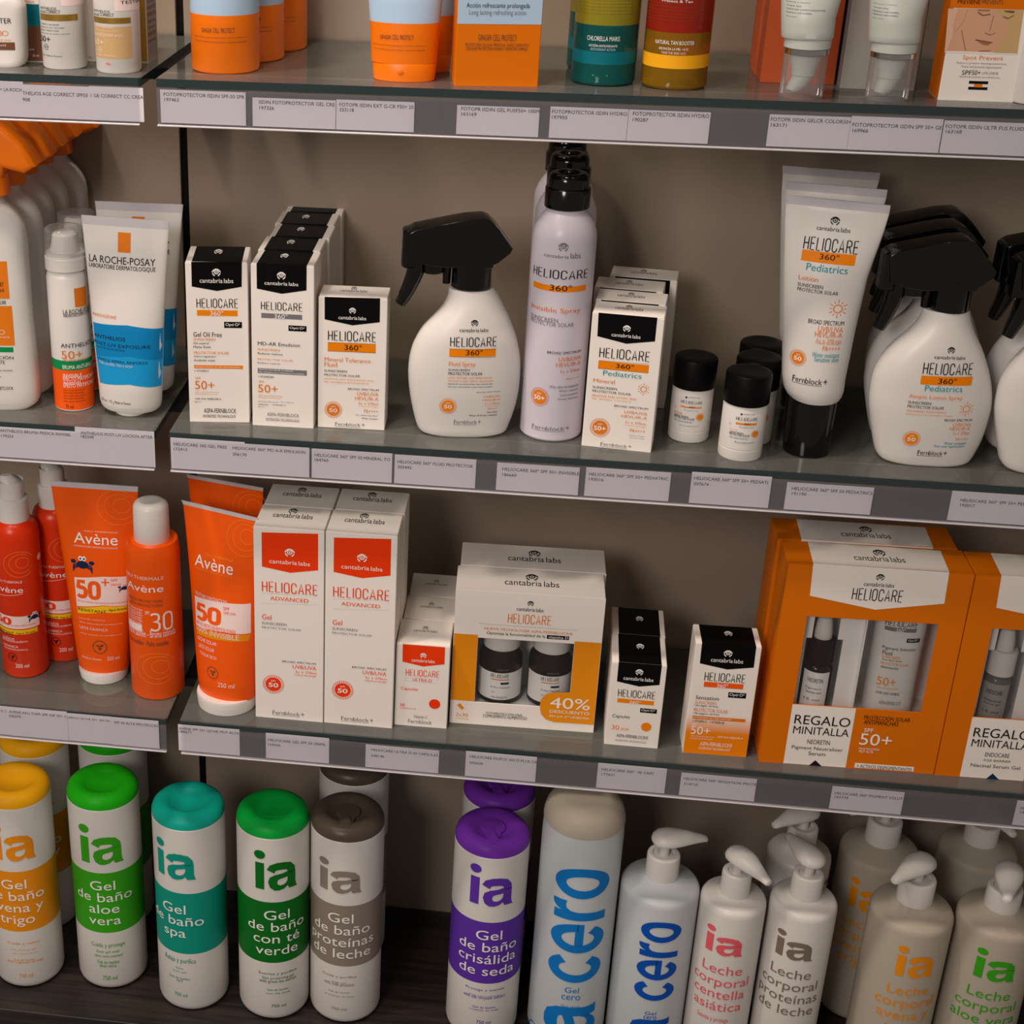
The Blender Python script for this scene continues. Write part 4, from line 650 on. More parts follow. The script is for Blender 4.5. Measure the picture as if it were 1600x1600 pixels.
k = carton('tall white carton with red-orange shield, left one of the front pair on the lower shelf','carton',-0.1992,0.0149,0.7197,-0.5,61.3,43.3,191.8,fr=[('p',[(-23.5,186.1),(25.2,188.7),(25.4,153.9),(1.3,149.4),(-23.5,153.3)],'red'),('e',.8,168.7,8,8,'white'),('t','cantabria',-16.9,7.1,157.4,161.4,'white',0),('t','labs',8.5,18.4,157.3,161.2,'white'),('t','HELIOCARE',-23.7,24.7,129.2,139.7,'red'),('l',[(-23.8,126.9),(25.2,130.2)],.1,'grey'),('t','ADVANCED',-16.5,17.2,121.5,125.1,'red',0),('l',[(-23.9,117.2),(25.3,120.2)],.1,'grey'),('t','Gel',-23.8,-15.5,101.7,106.7,'red',0),('t','SUNSCREEN',-24.1,-2.2,96.7,99.2,'grey'),('t','PROTECTOR SOLAR',-24.1,10.8,92.7,94.6,'grey'),('t','BROAD SPECTRUM',-6.1,23.9,59.9,61.7,'ink',0),('t','UVB/UVA',3.3,24.3,54.4,58.1,'red',0),('t','λc ≥ 370nm',5.7,24.6,50.1,52.6,'red'),('t','Critical wavelength',5,24.3,46.9,49,'red'),('b',-14.2,36.1,7.2,'50','red'),('t','Fern',-15.1,-4.5,4.9,8.8,'grey'),('t','block',-4.2,9.7,4.9,8.8,'grey',0),('t','+',10.6,13.7,5.5,8.8,'grey'),('l',[(-15.1,4),(9.7,4)],.3,'grey'),('l',[(-15.1,4),(-15.1,8.8)],.2,'grey')],tp=[('t','cantabria',-17.7,5.8,19.9,28.9,'ink',0),('t','labs',7.2,16.8,19.9,28.9,'ink'),('e',-2.1,33.9,7.4,10.2,'ink')],group='tall white cartons with red-orange shields')
dup(k,'tall white carton with red-orange shield, right one of the front pair on the lower shelf',0.0622,-0.0000)
dup(k,'tall white carton standing behind the left one of the tall pair',0.0010,0.0443)
dup(k,'tall white carton standing behind the right one of the tall pair',0.0637,0.0442)
k = carton('small white carton with red-orange shield and red disc, in front beside the tall pair','carton',-0.0818,0.0217,0.7197,0.4,47.0,43.7,84.9,fr=[('p',[(-18,84),(19,84),(19.1,66.7),(.6,62.9),(-17.8,66.2)],'red'),('e',.4,74,5.1,5.1,'white'),('t','cantabria',-9.8,4.1,67.1,70.5,'white',0),('t','labs',4.9,10.6,67.1,70.4,'white'),('t','HELIOCARE',-14.5,14.9,52.5,59.4,'red'),('l',[(-15.9,50),(15.1,50.4)],.1,'grey'),('t','ULTRA-D',-8.1,8.6,47.5,50.5,'red',0),('l',[(-15.8,47.2),(14.6,46.7)],.1,'grey'),('t','Cápsulas',-18.4,-3.2,36.8,40.7,'red',0),('t','30',-18.7,-14.4,20.4,23.4,'red'),('t','CÁPSULAS',-18.6,-4.3,18,19.7,'red'),('d',12,25.3,5,5,'red'),('t','Vitamin C',-6.2,6.2,9.3,12.5,'grey'),('t','Fernblock',-11,10.4,3.6,7.6,'grey',0)],tp=[('t','cantabria',-10.5,3.8,21.8,26.3,'grey',0),('t','labs',4.6,10.5,21.8,26.3,'grey'),('e',-.4,29.1,4.6,6.3,'grey')],group='small red-shielded cartons in a three-deep row')
dup(k,'small red-shielded white carton, second from the front, showing mostly its lid',0.0015,0.0447)
dup(k,'small red-shielded white carton, third and last from the front of its row',0.0025,0.0894)
k = thing('gift_carton','wide white and orange window carton showing two jars, in front on the lower shelf','carton',0.0074,0.0347,0.7197,1.4,None)
winbox(k,128.0,45.3,135.8,(-42.6,40.6,23.3,89.4),'carton','carton',[('r',-63.7,-42.8,24.1,92.1,'iyd'),('r',40.8,63.7,10.1,92.1,'iyd'),('p',[(42.9,40.6),(26.3,38.9),(20.1,36.8),(16.2,32),(15,24.4),(16.6,16.1),(21.2,10.7),(28.4,8.4),(45.3,8.5),(63.7,8.5),(63.7,40.6)],'iyd',2),('e',.7,126.4,5.1,5.1,'ink'),('t','cantabria',-10.9,4.7,118.7,122.3,'ink',0),('t','labs',5.6,12,118.6,122.2,'ink'),('t','HELIOCARE',-17.9,19,106,115.6,'dorange'),('l',[(-42.3,103.5),(42.4,103)],.2,'grey'),('t','NUEVA TECNOLOGÍA ASPA-FERNBLOCK®',-37.7,38.5,98,101.1,'dorange'),('t','Optimiza la funcionalidad de la',-35.4,15.3,92.7,96.5,'ink',0),('r',16.6,35.7,92.8,96.6,'black'),('t','vitamina D',17.9,34.8,93.6,96.1,'white',0),('o',-54.2,17.7,4.5,4.5,.2,'pinkw'),('l',[(-56.6,20.1),(-52.4,15.4)],3.2,'iyd'),('t','2x30',-58.8,-47.7,7.5,11.1,'iyd',0),('t','CÁPSULAS',-58.9,-47.1,4.7,6,'iyd'),('t','FOTOPROTECCIÓN ORAL',-31.5,.9,11.8,14.8,'ink'),('t','COMPLEMENTO ALIMENTICIO',-34.4,4.7,8.4,11.5,'ink'),('t','40%',23.9,58.9,23.1,34.2,'white',0),('t','DESCUENTO',24.1,58.9,18.1,21.1,'white',0),('t','EN LA 2ª UNIDAD',24.4,59.2,13.7,15.6,'white',0)],[('t','cantabria',-22.3,9.6,14.2,24.3,'ink',0),('t','labs',11.5,24.6,14.2,24.3,'ink'),('e',1.1,30.3,10.1,12.1,'ink')],'card')
dup(k,'wide white window carton behind the one with two jars, only its lid showing',0.0010,0.0465)
k = thing('capsule_jar','dark capsule jar with white lid, left one behind the carton window','jar',-0.0146,0.0556,0.7397,0.7,'jars behind the carton window')
cyl(k,"glass_jar","adark",[(0,15.8),(.5,17.8),(2,19.5),(42.6,19.5),(46.6,18.8),(51.3,15.8),(54.3,14.8)],[('r',-25,27.1,6.1,33.6,'white'),('t','cantabria labs',-2.9,7.8,35.9,38.3,'grey'),('d',-6.1,36.6,1.3,1.3,'ink'),('t','HELIOCARE',-8.1,8.2,28.6,32.6,'ink'),('r',-7.8,8.4,26.3,27.2,'dorange',2),('r',1.1,8.6,22,24.1,'navy',2),('t','D Plus Cápsulas',-7.4,9.5,17.7,19.7,'ink'),('t','30',-7.1,-3.8,13.4,14.5,'grey'),('t','ASPA-FERNBLOCK',-6.8,7.7,7.7,9.6,'grey')])
cyl(k,"lid","plastic",[(53.3,15.8),(53.8,16.4),(71.3,16.4),(72.8,15.4),(73.3,1)])
dup(k,'dark capsule jar with white lid, right one behind the carton window',0.0442,0.0011)
k = carton('small white carton with black top and orange disc, in front right of the two-jar carton','carton',0.1038,0.0192,0.7197,-0.5,46.4,48.6,84.6,fr=[('p',[(-17.7,84.8),(18.7,84.8),(18.5,65.1),(1.5,61.9),(-17.6,65.2)],'black'),('e',.5,76.2,6,6,'white'),('t','cantabria',-12.3,4.9,67.6,71.2,'white',0),('t','labs',5.9,13,67.6,71.2,'white'),('t','HELIOCARE',-15.6,15.8,50.3,57.9,'ink'),('r',-15.6,15.6,44.2,48.4,'orange'),('t','360°',-5.2,4.3,44.2,47.4,'white'),('r',4.6,18.9,36.1,40.4,'black'),('t','Opti·D²',5.6,17.2,37.1,39.8,'white',0),('t','Capsules',-18.4,-3.5,28,32,'ink',0),('t','30',-18.3,-11.7,16.4,21.1,'orange'),('t','CAPSULES CÁPSULAS',-10.4,-3.1,16.4,19.6,'orange'),('d',11.3,21.8,4.4,4.4,'orange'),('t','ASPA-FERNBLOCK®',-13.3,13.9,9,12.5,'ink'),('t','PATENTED TECHNOLOGY',-13.8,13.1,4.6,6.6,'grey')],tp=[('r',-17.5,18.6,.3,48.3,'black'),('e',1.2,29.3,6,9.2,'white')],group='small black-topped capsule cartons')
dup(k,'small black-topped white carton behind the one with the orange disc',0.0010,0.0496)
k = carton('carton fading from white to orange with black top, left of the orange window boxes','carton',0.1754,0.0171,0.7197,1.2,54.4,32.1,111.0,fr=[('r',-26.9,26.9,.6,22.7,'orange'),('g',-26.9,26.9,22.7,41.5,'orange','carton'),('p',[(-22.4,111.5),(22.4,111.4),(22.8,90.5),(1.2,86.9),(-22.1,91.1)],'black'),('e',.1,102.5,6.6,6.6,'white'),('t','cantabria',-13.3,4.9,93.7,97.6,'white',0),('t','labs',5.9,13.4,93.7,97.6,'white'),('t','HELIOCARE',-16.8,16.9,74.6,83.2,'ink'),('r',-16.5,16.4,68.4,73.5,'avene'),('t','360°',-5.6,3.7,68.6,72.8,'white'),('r',4.9,19.8,59.5,64.8,'black'),('t','Opti·D²',5.9,18.3,60.5,64.1,'white',0),('t','Sensation',-21.9,-2.5,55.7,59.6,'ink',0),('t','SUNSCREEN',-22,-4.2,51.2,54.1,'dorange',0),('t','Ultralight oil free',-22.3,-2.2,48.1,50.5,'ink'),('t','PROTECTOR SOLAR',-22.5,6.4,43.4,46.9,'dorange',0),('t','Ultraligero oil free',-22.3,-.4,40.1,42.7,'ink'),('r',-22.5,22.2,35.8,39,'dorange',2),('t','ULTRALIGHT OIL FREE TEXTURE',-21.8,10,36.8,38,'white'),('t','+ VITAMIN C   + VITAMIN B3',-22.1,4.8,32.5,34.9,'ink'),('t','50+',-22.4,-6.1,20.3,28.5,'white'),('t','SPF',-21.8,-18,29,31,'white'),('t','VERY HIGH PROTECTION',-22.4,-2.2,17.9,18.8,'white'),('t','PROTECCIÓN MUY ALTA',-22.2,-3.2,15.4,16.7,'white'),('t','UVB UVA VISIBLE/IR-A',.6,22.1,18.2,20.2,'white'),('t','ASPA-FERNBLOCK®',-13.2,14.1,9.1,13.2,'white'),('t','PATENTED TECHNOLOGY',-13.9,13,5.2,7.6,'white')],tp=[('r',-22.3,22.3,.3,31.8,'black'),('e',1.3,18.7,6.2,8.6,'white')],group=None)
k = thing('gift_carton','large orange window box with dropper bottle and white tube, in front near the right edge','carton',0.2861,0.0143,0.7197,1.5,'orange window boxes')
winbox(k,146.3,42.6,193.7,(-52.1,52.7,60.8,146.0),'isdo','isdo',[('p',[(-53.9,194.9),(53,194.1),(54,165.4),(.9,155.9),(-52.6,165.1)],'carton'),('e',.3,185.9,6.1,6.1,'ink'),('t','cantabria',-11.6,4.7,177.3,181,'ink',0),('t','labs',5.7,12.4,177.2,180.8,'ink'),('t','HELIOCARE',-19.4,20.2,163.9,175.2,'ink'),('r',-52.6,-.2,.8,60.6,'carton'),('t','REGALO',-49,-2.9,41.7,50.8,'ink',0),('t','MINITALLA',-48.8,-2.5,32,39.5,'ink',0),('t','NEORETIN',-35.6,-16.7,22.4,26.9,'ink'),('t','Pigment Neutralizer',-47.7,-5,15.5,19.9,'ink',0),('t','Serum',-33.1,-18.9,11,14.8,'ink',0),('p',[(-31.8,-.7),(-26.3,6.2),(-19,-.6)],'mauve',2),('t','PROTECCIÓN SOLAR',7.6,45.4,50.8,55.7,'ink'),('t','ANTIMANCHAS',8.1,36.4,46,50.4,'ink'),('t','SPF',9.6,17,38.1,42.1,'white'),('t','50+',7.3,33.8,25.2,36.8,'white'),('t','PROTECCIÓN',7.9,24.8,20.5,22.7,'white'),('t','MUY ALTA',8.4,20.3,17.3,19.9,'white'),('r',7,56.2,1.6,6.4,'carton'),('t','+ ACTIVOS DESPIGMENTANTES',8.9,54.6,1.9,5.2,'ink',0)],[('p',[(-51.9,41.8),(55,39.4),(53.4,1.5),(-53.4,2.3)],'carton'),('t','cantabria',-18.7,9,12.8,22.4,'ink',0),('t','labs',10.6,22.1,12.8,22.4,'ink'),('e',3.7,28.5,9.3,11.7,'ink')],'two')
dup(k,'large orange window box standing behind the front one, only its lid showing',-0.0040,0.0438)
k = thing('gift_carton','orange window box with white-collared dropper, cut off by the right edge of the photo','carton',0.4332,0.0172,0.7197,1.5,'orange window boxes')
winbox(k,146.3,42.6,193.7,(-52.1,52.7,60.8,146.0),'isdo','isdo',[('p',[(-53.9,194.9),(53,194.1),(54,165.4),(.9,155.9),(-52.6,165.1)],'carton'),('e',.3,185.9,6.1,6.1,'ink'),('t','cantabria',-11.6,4.7,177.3,181,'ink',0),('t','labs',5.7,12.4,177.2,180.8,'ink'),('t','HELIOCARE',-19.4,20.2,163.9,175.2,'ink'),('r',-52.6,-.2,.8,60.6,'carton'),('t','REGALO',-49,-2.9,41.7,50.8,'ink',0),('t','MINITALLA',-48.8,-2.5,32,39.5,'ink',0),('p',[(-31.8,-.7),(-26.3,6.2),(-19,-.6)],'navy',2),('t','PROTECCIÓN SOLAR',7.6,45.4,50.8,55.7,'ink'),('t','ANTIMANCHAS',8.1,36.4,46,50.4,'ink'),('t','SPF',9.6,17,38.1,42.1,'white'),('t','50+',7.3,33.8,25.2,36.8,'white'),('t','PROTECCIÓN',7.9,24.8,20.5,22.7,'white'),('t','MUY ALTA',8.4,20.3,17.3,19.9,'white'),('r',7,56.2,1.6,6.4,'carton'),('t','+ ACTIVOS DESPIGMENTANTES',8.9,54.6,1.9,5.2,'ink',0),('t','ENDOCARE',-35.9,-16.2,22.9,27,'ink'),('t','AGE BARRIER',-36.5,-13.9,18.2,20.3,'ink',0),('t','Niacinal Serum Gel',-45.8,-5.2,11.8,15.2,'ink',0)],[('p',[(-51.9,41.8),(55,39.4),(53.4,1.5),(-53.4,2.3)],'carton'),('t','cantabria',-18.7,9,12.8,22.4,'ink',0),('t','labs',10.6,22.1,12.8,22.4,'ink'),('e',3.7,28.5,9.3,11.7,'ink')],'two')
k = thing('dropper_bottle','dark dropper bottle with white bulb behind the window of the front orange box','dropper bottle',0.2526,0.0305,0.7695,-11.9,None)
cyl(k,"bottle",'adark',[(0,11.2),(.6,12.2),(41.6,12.2),(44.3,10.7),(46,8.2),(47.8,7.2)],[('r',-12,12,1.5,39.9,'white'),('t','NEORETIN',-6.5,6.5,30.1,34.1,'ink'),('t','Pigment',-7.5,5.5,23,25.2,'ink'),('t','Neutralizer serum',-6.5,6.5,19.5,21.7,'ink'),('t','15 ml',-7.5,5.5,12.4,14.4,'ink')])
cyl(k,"collar",'mauve',[(46.5,10.8),(46.9,11.6),(68.2,11.6),(69.1,10.6)])
cyl(k,"rubber_bulb","plastic",[(68.6,7.4),(70,7.8),(74.4,7.6),(83.2,6.6),(87.7,5.4),(89.4,3.2),(90.3,1)])
k = thing('dropper_bottle','grey dropper bottle with white collar behind the window of the right-hand orange box','dropper bottle',0.3997,0.0343,0.7695,-18.4,None)
cyl(k,"bottle",'agrey',[(0,11.2),(.6,12.2),(41.6,12.2),(44.3,10.7),(46,8.2),(47.8,7.2)],[('r',-12,12,1.5,39.9,'slate'),('t','ENDOCARE',-6.5,6.5,30.1,34.1,'ink'),('t','Niacinal',-6.5,6.5,23,25.2,'ink'),('t','Serum gel',-6.5,6.5,19.5,21.7,'ink'),('t','15 ml',-6.5,6.5,12.4,14.4,'ink')])
cyl(k,"collar",'plastic',[(46.5,10.8),(46.9,11.6),(68.2,11.6),(69.1,10.6)])
cyl(k,"rubber_bulb","plastic",[(68.6,7.4),(70,7.8),(74.4,7.6),(83.2,6.6),(87.7,5.4),(89.4,3.2),(90.3,1)])
k = thing('fluid_tube','white fluid tube with grey stripe behind the window of the front orange box','tube',0.3144,0.0341,0.7695,1.5,None)
loft(k,'tube_body','plastic',[(0,-17.8,17.8,13,2.6),(1,-19.8,19.8,15,2.6),(60,-19.8,19.8,15,2.6),(104,-20.8,20.8,15,2.6),(105,-18.8,18.8,13,2.6)],[('t','HELIOCARE',-16,9.4,89,95,'ink'),('r',-15.8,9.2,84.5,88.2,'grey'),('t','360°',-7.3,.2,84.5,87.7,'white'),('r',2.7,13.6,74.9,78.8,'black'),('t','Opti·D²',3.8,11.8,75.7,78.1,'white'),('t','Pigment Solution',-14.9,11.2,66.1,69.8,'ink',0),('t','Fluid',-14.2,-6.9,61.8,65.5,'ink',0),('t','SUNSCREEN',-14.4,-.4,58.5,61.2,'iyd',0),('t','Anti-dark spots',-13.9,1.9,55.8,57.8,'ink'),('t','PROTECTOR SOLAR',-14.2,7.6,52.2,54.7,'iyd',0),('t','Antimanchas',-13.7,.1,48.8,51.2,'ink'),('t','50+',-14.8,.1,32.3,40.2,'iyd'),('t','VERY HIGH PROTECTION',-13.9,3.3,29.2,30.5,'iyd'),('t','UVB UVA VISIBLE',-13.9,4.9,23.8,26.2,'ink'),('t','ASPA-FERNBLOCK',-10.1,7.6,14.1,17.6,'grey')])
dup(k,"white fluid tube behind the window of the right-hand orange box",0.1471,0.0038)
k = thing('lotion_bottle','flat white bottle with a brown label at the left edge of the top shelf','bottle',-0.4261,0.0356,1.2837,6.0,None)
loft(k,'bottle','plastic',[(0,-9.1,15.2,13,3),(1.9,-10.5,17.6,14,3.2),(6.2,-10.7,19.3,14,3.4),(20.3,-10.2,20,14,3.4),(40.9,-10,20.5,14,3.2),(45.7,-10.1,20,14,3),(51.2,-9.1,16.9,13.5,2.6),(55.5,-6.9,13.7,11,2.2),(59.2,-6.3,13.4,11,2)],[('t','TESTER',-5.5,12.2,33,36.9,'ink',0),('t','SPF 50+',-2.4,5.4,23.7,27.8,'dorange'),('o',6.7,25.8,2.3,1.6,.4,'dorange'),('t','PROTECTION',-2.8,10.9,19.9,21.4,'dorange'),('r',-7.9,13.5,13.3,19.1,'brown'),('t','TEINTÉ',-1.8,6.8,16.1,17.7,'pinkw')],sm=2)
cyl(k,'cap','plastic',[(57.2,13),(57.7,13.6),(87.2,13),(89.2,11.5)],cx=3.6)
k = carton('carton with teal band and brown base behind the white bottles on the top shelf','carton',-0.4016,0.0527,1.2837,0.0,24.2,28.0,128.0,fr=[('r',-11.8,11.8,.6,27.1,'brown'),('r',-11.8,11.8,27.1,43.4,'dteal'),('t','PROTECCIÓN',-8.9,-1.5,44.5,46.3,'dorange'),('t','50 ml',-5.9,-.9,3.9,5.8,'pinkw'),('t','TEINTÉ',-10.3,-4.2,8.7,10.3,'pinkw')],tp=[],group=None)
k = thing('cream_bottle','round white bottle with gold stripe and black lettering on the top left shelf','bottle',-0.3762,0.0358,1.2837,17.3,None)
cyl(k,'bottle','plastic',[(0,13.9),(.8,15.9),(2.5,16.9),(117.6,17.3),(121.1,15.9),(121.6,13.9)],[('r',-21.6,12.3,36.4,41.1,'gold'),('t','ANTHELIOS',-20.2,-4.3,44.4,46.4,'ink',0),('t','AGE',-20.7,-13.5,41.7,43.6,'ink',0),('t','CORRECT',-13,-1.6,41.8,44.2,'ink',0),('t','CORRECT LES RIDES',-21.1,-2.8,33.2,34.2,'ink',0),('t','& RÉDUIT LES TACHES',-21.6,.8,31,32,'ink',0),('t','VISIBLY REDUCES',-22.2,-3.3,28.8,29.7,'ink',0),('t','WRINKLES & DARK SPOTS',-22.9,4.6,26.6,27.3,'ink',0),('t','50+',-23.1,-10.7,20.6,24.9,'ink',0),('t','UVA',-18.2,-13.2,16.3,17.6,'ink'),('o',-15.4,16.9,2.1,2.1,.3,'ink'),('t','50 ml  Made in France',-22.2,-2.2,10.1,11.3,'ink'),('r',-.6,23.1,47.4,56.6,'pinkw')])
cyl(k,'cap','plastic',[(121.4,14.9),(122.1,15.5),(149.6,14.9),(151.6,12.9)])
k = thing('cream_bottle','round white bottle with gold stripe and beige panel on the top left shelf','bottle',-0.3312,0.0268,1.2837,15.5,None)
cyl(k,'bottle','plastic',[(0,14.1),(.8,16.1),(2.5,17.1),(120,17.5),(123.5,16.1),(124,14.1)],[('r',-23.3,10.7,37.1,41.3,'gold'),('t','ANTHELIOS',-21.8,-5,44.9,46.6,'ink',0),('t','AGE',-22.4,-14.4,42.1,43.8,'ink',0),('t','CORRECT',-13.8,-2.2,42.3,44.5,'ink',0),('r',-23.4,11,11.6,34.8,'beige'),('t','CORRECT LES RIDES',-22.3,-3.3,33.8,34.6,'pinkw',0),('t','& RÉDUIT LES TACHES',-22.8,.3,31.7,32.3,'pinkw',0),('t','VISIBLY REDUCES',-23.4,-3.8,29.5,30,'pinkw',0),('t','WRINKLES & DARK SPOTS',-23.4,4.1,27.5,29.3,'pinkw',0),('t','50+',-23.4,-11.1,21.3,25.3,'pinkw',0),('t','UVA',-18.6,-13.5,17,18.3,'pinkw'),('o',-15.8,17.6,2.1,2.1,.3,'pinkw'),('t','Made in France',-21.8,-2.3,13.4,14.6,'pinkw'),('r',-1.4,23.4,46.3,58.9,'pinkw'),('t','TESTER',2.9,23.4,51.2,53.5,'ink',0),('o',-8.3,7.9,1.7,.6,.4,'red')])
cyl(k,'cap','plastic',[(123.8,15.1),(124.5,15.7),(152,15.1),(154,13.1)])
k = carton('plain pinkish white carton standing between the two round bottles on the top left shelf','carton',-0.3696,0.0615,1.2837,0.0,22.0,26.0,128.0,fr=[('t','50 ml',4.8,7.8,2.5,4.1,'ink')],tp=[],group=None)
k = carton('gold fronted carton with small print on its side, end of the top left shelf','carton',-0.3279,0.0663,1.2837,-4.0,18.7,26.0,130.0,fr=[('r',-9.1,9.1,.6,128,'gold')],tp=[],group=None,sides='slate',sd=[('t', 'Laboratoire pharmaceutique', 3.0, 22.0, 14.0, 17.0, 'brown'), ('t', 'INGREDIENTS AQUA WATER', 3.0, 22.0, 19.0, 22.0, 'brown'), ('t', 'Dimethicone Isononyl', 3.0, 22.0, 24.0, 27.0, 'brown'), ('t', 'Made in France', 3.0, 22.0, 29.0, 32.0, 'brown'), ('t', 'PROTECTION', 3.0, 22.0, 34.0, 37.0, 'brown'), ('t', 'TRES HAUTE PROTECTION', 3.0, 22.0, 39.0, 42.0, 'brown'), ('t', 'ALCOHOL DENAT', 3.0, 22.0, 44.0, 47.0, 'brown'), ('t', 'GLYCERIN SILICA', 3.0, 22.0, 49.0, 52.0, 'brown'), ('t', 'PARFUM FRAGRANCE', 3.0, 22.0, 54.0, 57.0, 'brown'), ('t', 'UVA UVB IR', 3.0, 22.0, 59.0, 62.0, 'brown'), ('t', 'AGITER AVANT EMPLOI', 3.0, 22.0, 64.0, 67.0, 'brown'), ('t', 'SHAKE WELL', 3.0, 22.0, 69.0, 72.0, 'brown')])
k = thing('spray_bottle','round orange and pale blue bottle, front one of three on the top shelf','bottle',-0.2535,0.0512,1.2837,11.7,'orange and blue bottles on the top shelf')
cyl(k,'bottle','isd',[(0,23.7),(.8,25.4),(2.2,26.2),(118,26.2),(124,23.2),(127,18.2)],[('t','GINGER',-19.3,-10.3,30.6,33.7,'brown',0),('t','CELL PROTECT',-9.5,7.2,30.6,34.2,'brown',0),('t','PROTECCIÓN CELULAR FRENTE AL DAÑO OXIDATIVO',-27.7,17.1,26.6,27.6,'brown'),('t','CELLULAR PROTECTION AGAINST OXIDATIVE DAMAGE',-26.6,16.7,23.3,24.3,'brown')],[(42.9,999,'sky')])
cyl(k,'cap','isd',[(126,17.2),(127,19.2),(150,18.2),(153,15.2)])
dup(k,'round orange bottle, second in its row behind the front orange and blue one',0.0100,0.0538)
dup(k,'round orange bottle, last in its row near the back wall of the top shelf',0.0200,0.1077)
k = thing('sunscreen_tube','orange and pale blue tube standing on an orange flip cap, top shelf','tube',-0.1140,0.0333,1.2837,0.0,None)
loft(k,'tube_body','isd',[(13.5,-24.9,24.1,15.5,2),(33.1,-25.8,25.3,15.5,2),(42.7,-26.5,25.9,15,2),(59.3,-28.1,26.8,13.5,2),(78.1,-30.1,27.6,10,2),(95.4,-32.2,28.7,5,2),(105.7,-33.4,29.3,1.2,3),(110.2,-33.7,29.3,.8,4)],[('t','GINGER',-17.5,-9.1,31,33.9,'brown',0),('t','CELL PROTECT',-8.2,7.8,31,34.5,'brown',0),('t','PROTECCIÓN CELULAR FRENTE AL DAÑO OXIDATIVO',-22.9,16.4,26.3,27.2,'brown'),('t','CELLULAR PROTECTION AGAINST OXIDATIVE DAMAGE',-22.5,15.8,23.1,23.9,'brown')],[(42.3,999,'sky')])
q = loft(k,"flip_cap","isd",[(0,-21.7,21.7,14,2),(.8,-22.9,22.9,15.2,2),(12.5,-24,24,16,2),(14,-23.2,23.2,15.2,2)])
loft(q,"thumb_dent","isd",[(4,-8,6,14.6,2),(5.5,-11,9,15.6,2),(7.4,-12,10,16.2,2),(9.5,-9,7,15.9,2)])
dup(k,"orange tube standing behind the other orange and blue tube on the top shelf",.0085,.042,-4)
k = carton('bright orange and pale blue carton in the middle of the top shelf','carton',-0.0444,0.0156,1.2837,7.8,61.2,40.0,125.0,fr=[('r',-30.3,30.3,44.4,124,'sky'),('t','Acción refrescante prolongada',-24.2,21.3,54.8,59.2,'ink'),('t','Long lasting refreshing action',-22.1,18.8,49.9,54.4,'grey'),('t','GINGER',-14.8,-5.1,33.1,37.1,'brown',0),('t','CELL PROTECT',-4.2,13,32.8,37.2,'brown'),('t','PROTECCIÓN CELULAR FRENTE AL DAÑO OXIDATIVO',-23.9,22.1,28.9,31.6,'brown'),('t','CELLULAR PROTECTION AGAINST OXIDATIVE DAMAGE',-23.3,21.3,26.2,28.4,'brown')],tp=[],group=None,m='isdo')
k = thing('biphase_bottle','two-phase bottle, yellow above and teal below, on the top shelf','bottle',0.0332,0.0538,1.2837,-1.6,None)
cyl(k,'bottle','ateal',[(0,20.3),(.8,22.6),(2.5,23.8),(105.5,23.8),(113.5,21.3),(119.5,14.8)],[('t','CHLORELLA MARIS',-14,10.4,32.7,36,'white'),('t','ACCIÓN ANTIOXIDANTE',-12.1,8.9,28.4,30.5,'white',0),('t','ANTIOXIDANT ACTION',-10.7,7.6,25.7,27.6,'sky'),('t','alta protección cuerpo corps body lotion spray bifase hidratación',-32.6,18.8,65.1,66,'brown'),('t','alta protección cuerpo corps body lotion spray bifase hidratación',-32.6,19.1,62.7,63.7,'brown'),('t','alta protección cuerpo corps body lotion spray bifase hidratación',-32.6,19.4,60.4,61.3,'brown'),('t','alta protección cuerpo corps body lotion spray bifase hidratación',-32.6,19.7,58.1,59,'brown'),('t','alta protección cuerpo corps body lotion spray bifase hidratación',-32.6,20,55.8,56.7,'brown'),('t','alta protección cuerpo corps body lotion spray bifase hidratación',-32.6,20.3,53.5,54.4,'brown'),('t','alta protección cuerpo corps body lotion spray bifase hidratación',-32.6,20.6,51.1,52.1,'brown')],[(15.9,24.9,'dteal'),(43.5,999,'ayellow')])
q = cyl(k,"pump_collar","dteal",[(119,14.3),(119.5,15.3),(131.5,14.8),(132.5,13.8)])
cyl(q,"pump_head","dteal",[(132,12.8),(145.5,12.3),(147.5,10.8)])
dup(k,"dark two-phase bottle behind the yellow and teal one",-.0035,.055)
k = thing('biphase_bottle','two-phase bottle, red above and amber below, on the top shelf','bottle',0.0849,0.0471,1.2837,-4.0,None)
cyl(k,'bottle','aamber',[(0,20.4),(.8,22.7),(2.5,23.9),(102.8,23.9),(110.8,21.4),(116.8,14.9)],[('t','NATURAL TAN BOOSTER',-16.5,12.5,32.6,35.4,'white',0),('t','BRONCEA LA PIEL +61%',-12.8,8.2,28.8,30.5,'white'),('t','TANS THE SKIN +61%',-10.9,6.9,25.9,27.7,'pinkw'),('t','Protect & Tan',-14,8.1,61.8,63.6,'white'),('t','alta protección cuerpo corps body lotion spray bifase hidratación',-32.7,18,67.3,68.2,'brown'),('t','alta protección cuerpo corps body lotion spray bifase hidratación',-32.7,18.3,65,65.9,'brown'),('t','alta protección cuerpo corps body lotion spray bifase hidratación',-32.7,18.6,62.7,63.6,'brown'),('t','alta protección cuerpo corps body lotion spray bifase hidratación',-32.7,19,60.4,61.3,'brown'),('t','alta protección cuerpo corps body lotion spray bifase hidratación',-32.7,19.4,58.1,59,'brown'),('t','alta protección cuerpo corps body lotion spray bifase hidratación',-32.7,19.7,55.8,56.7,'brown'),('t','alta protección cuerpo corps body lotion spray bifase hidratación',-32.7,20.1,53.5,54.4,'brown'),('t','alta protección cuerpo corps body lotion spray bifase hidratación',-32.7,20.5,51.2,52.1,'brown'),('t','alta protección cuerpo corps body lotion spray bifase hidratación',-32.7,20.9,48.9,49.8,'brown')],[(15.8,25.2,'yellow'),(40.8,999,'ared')])
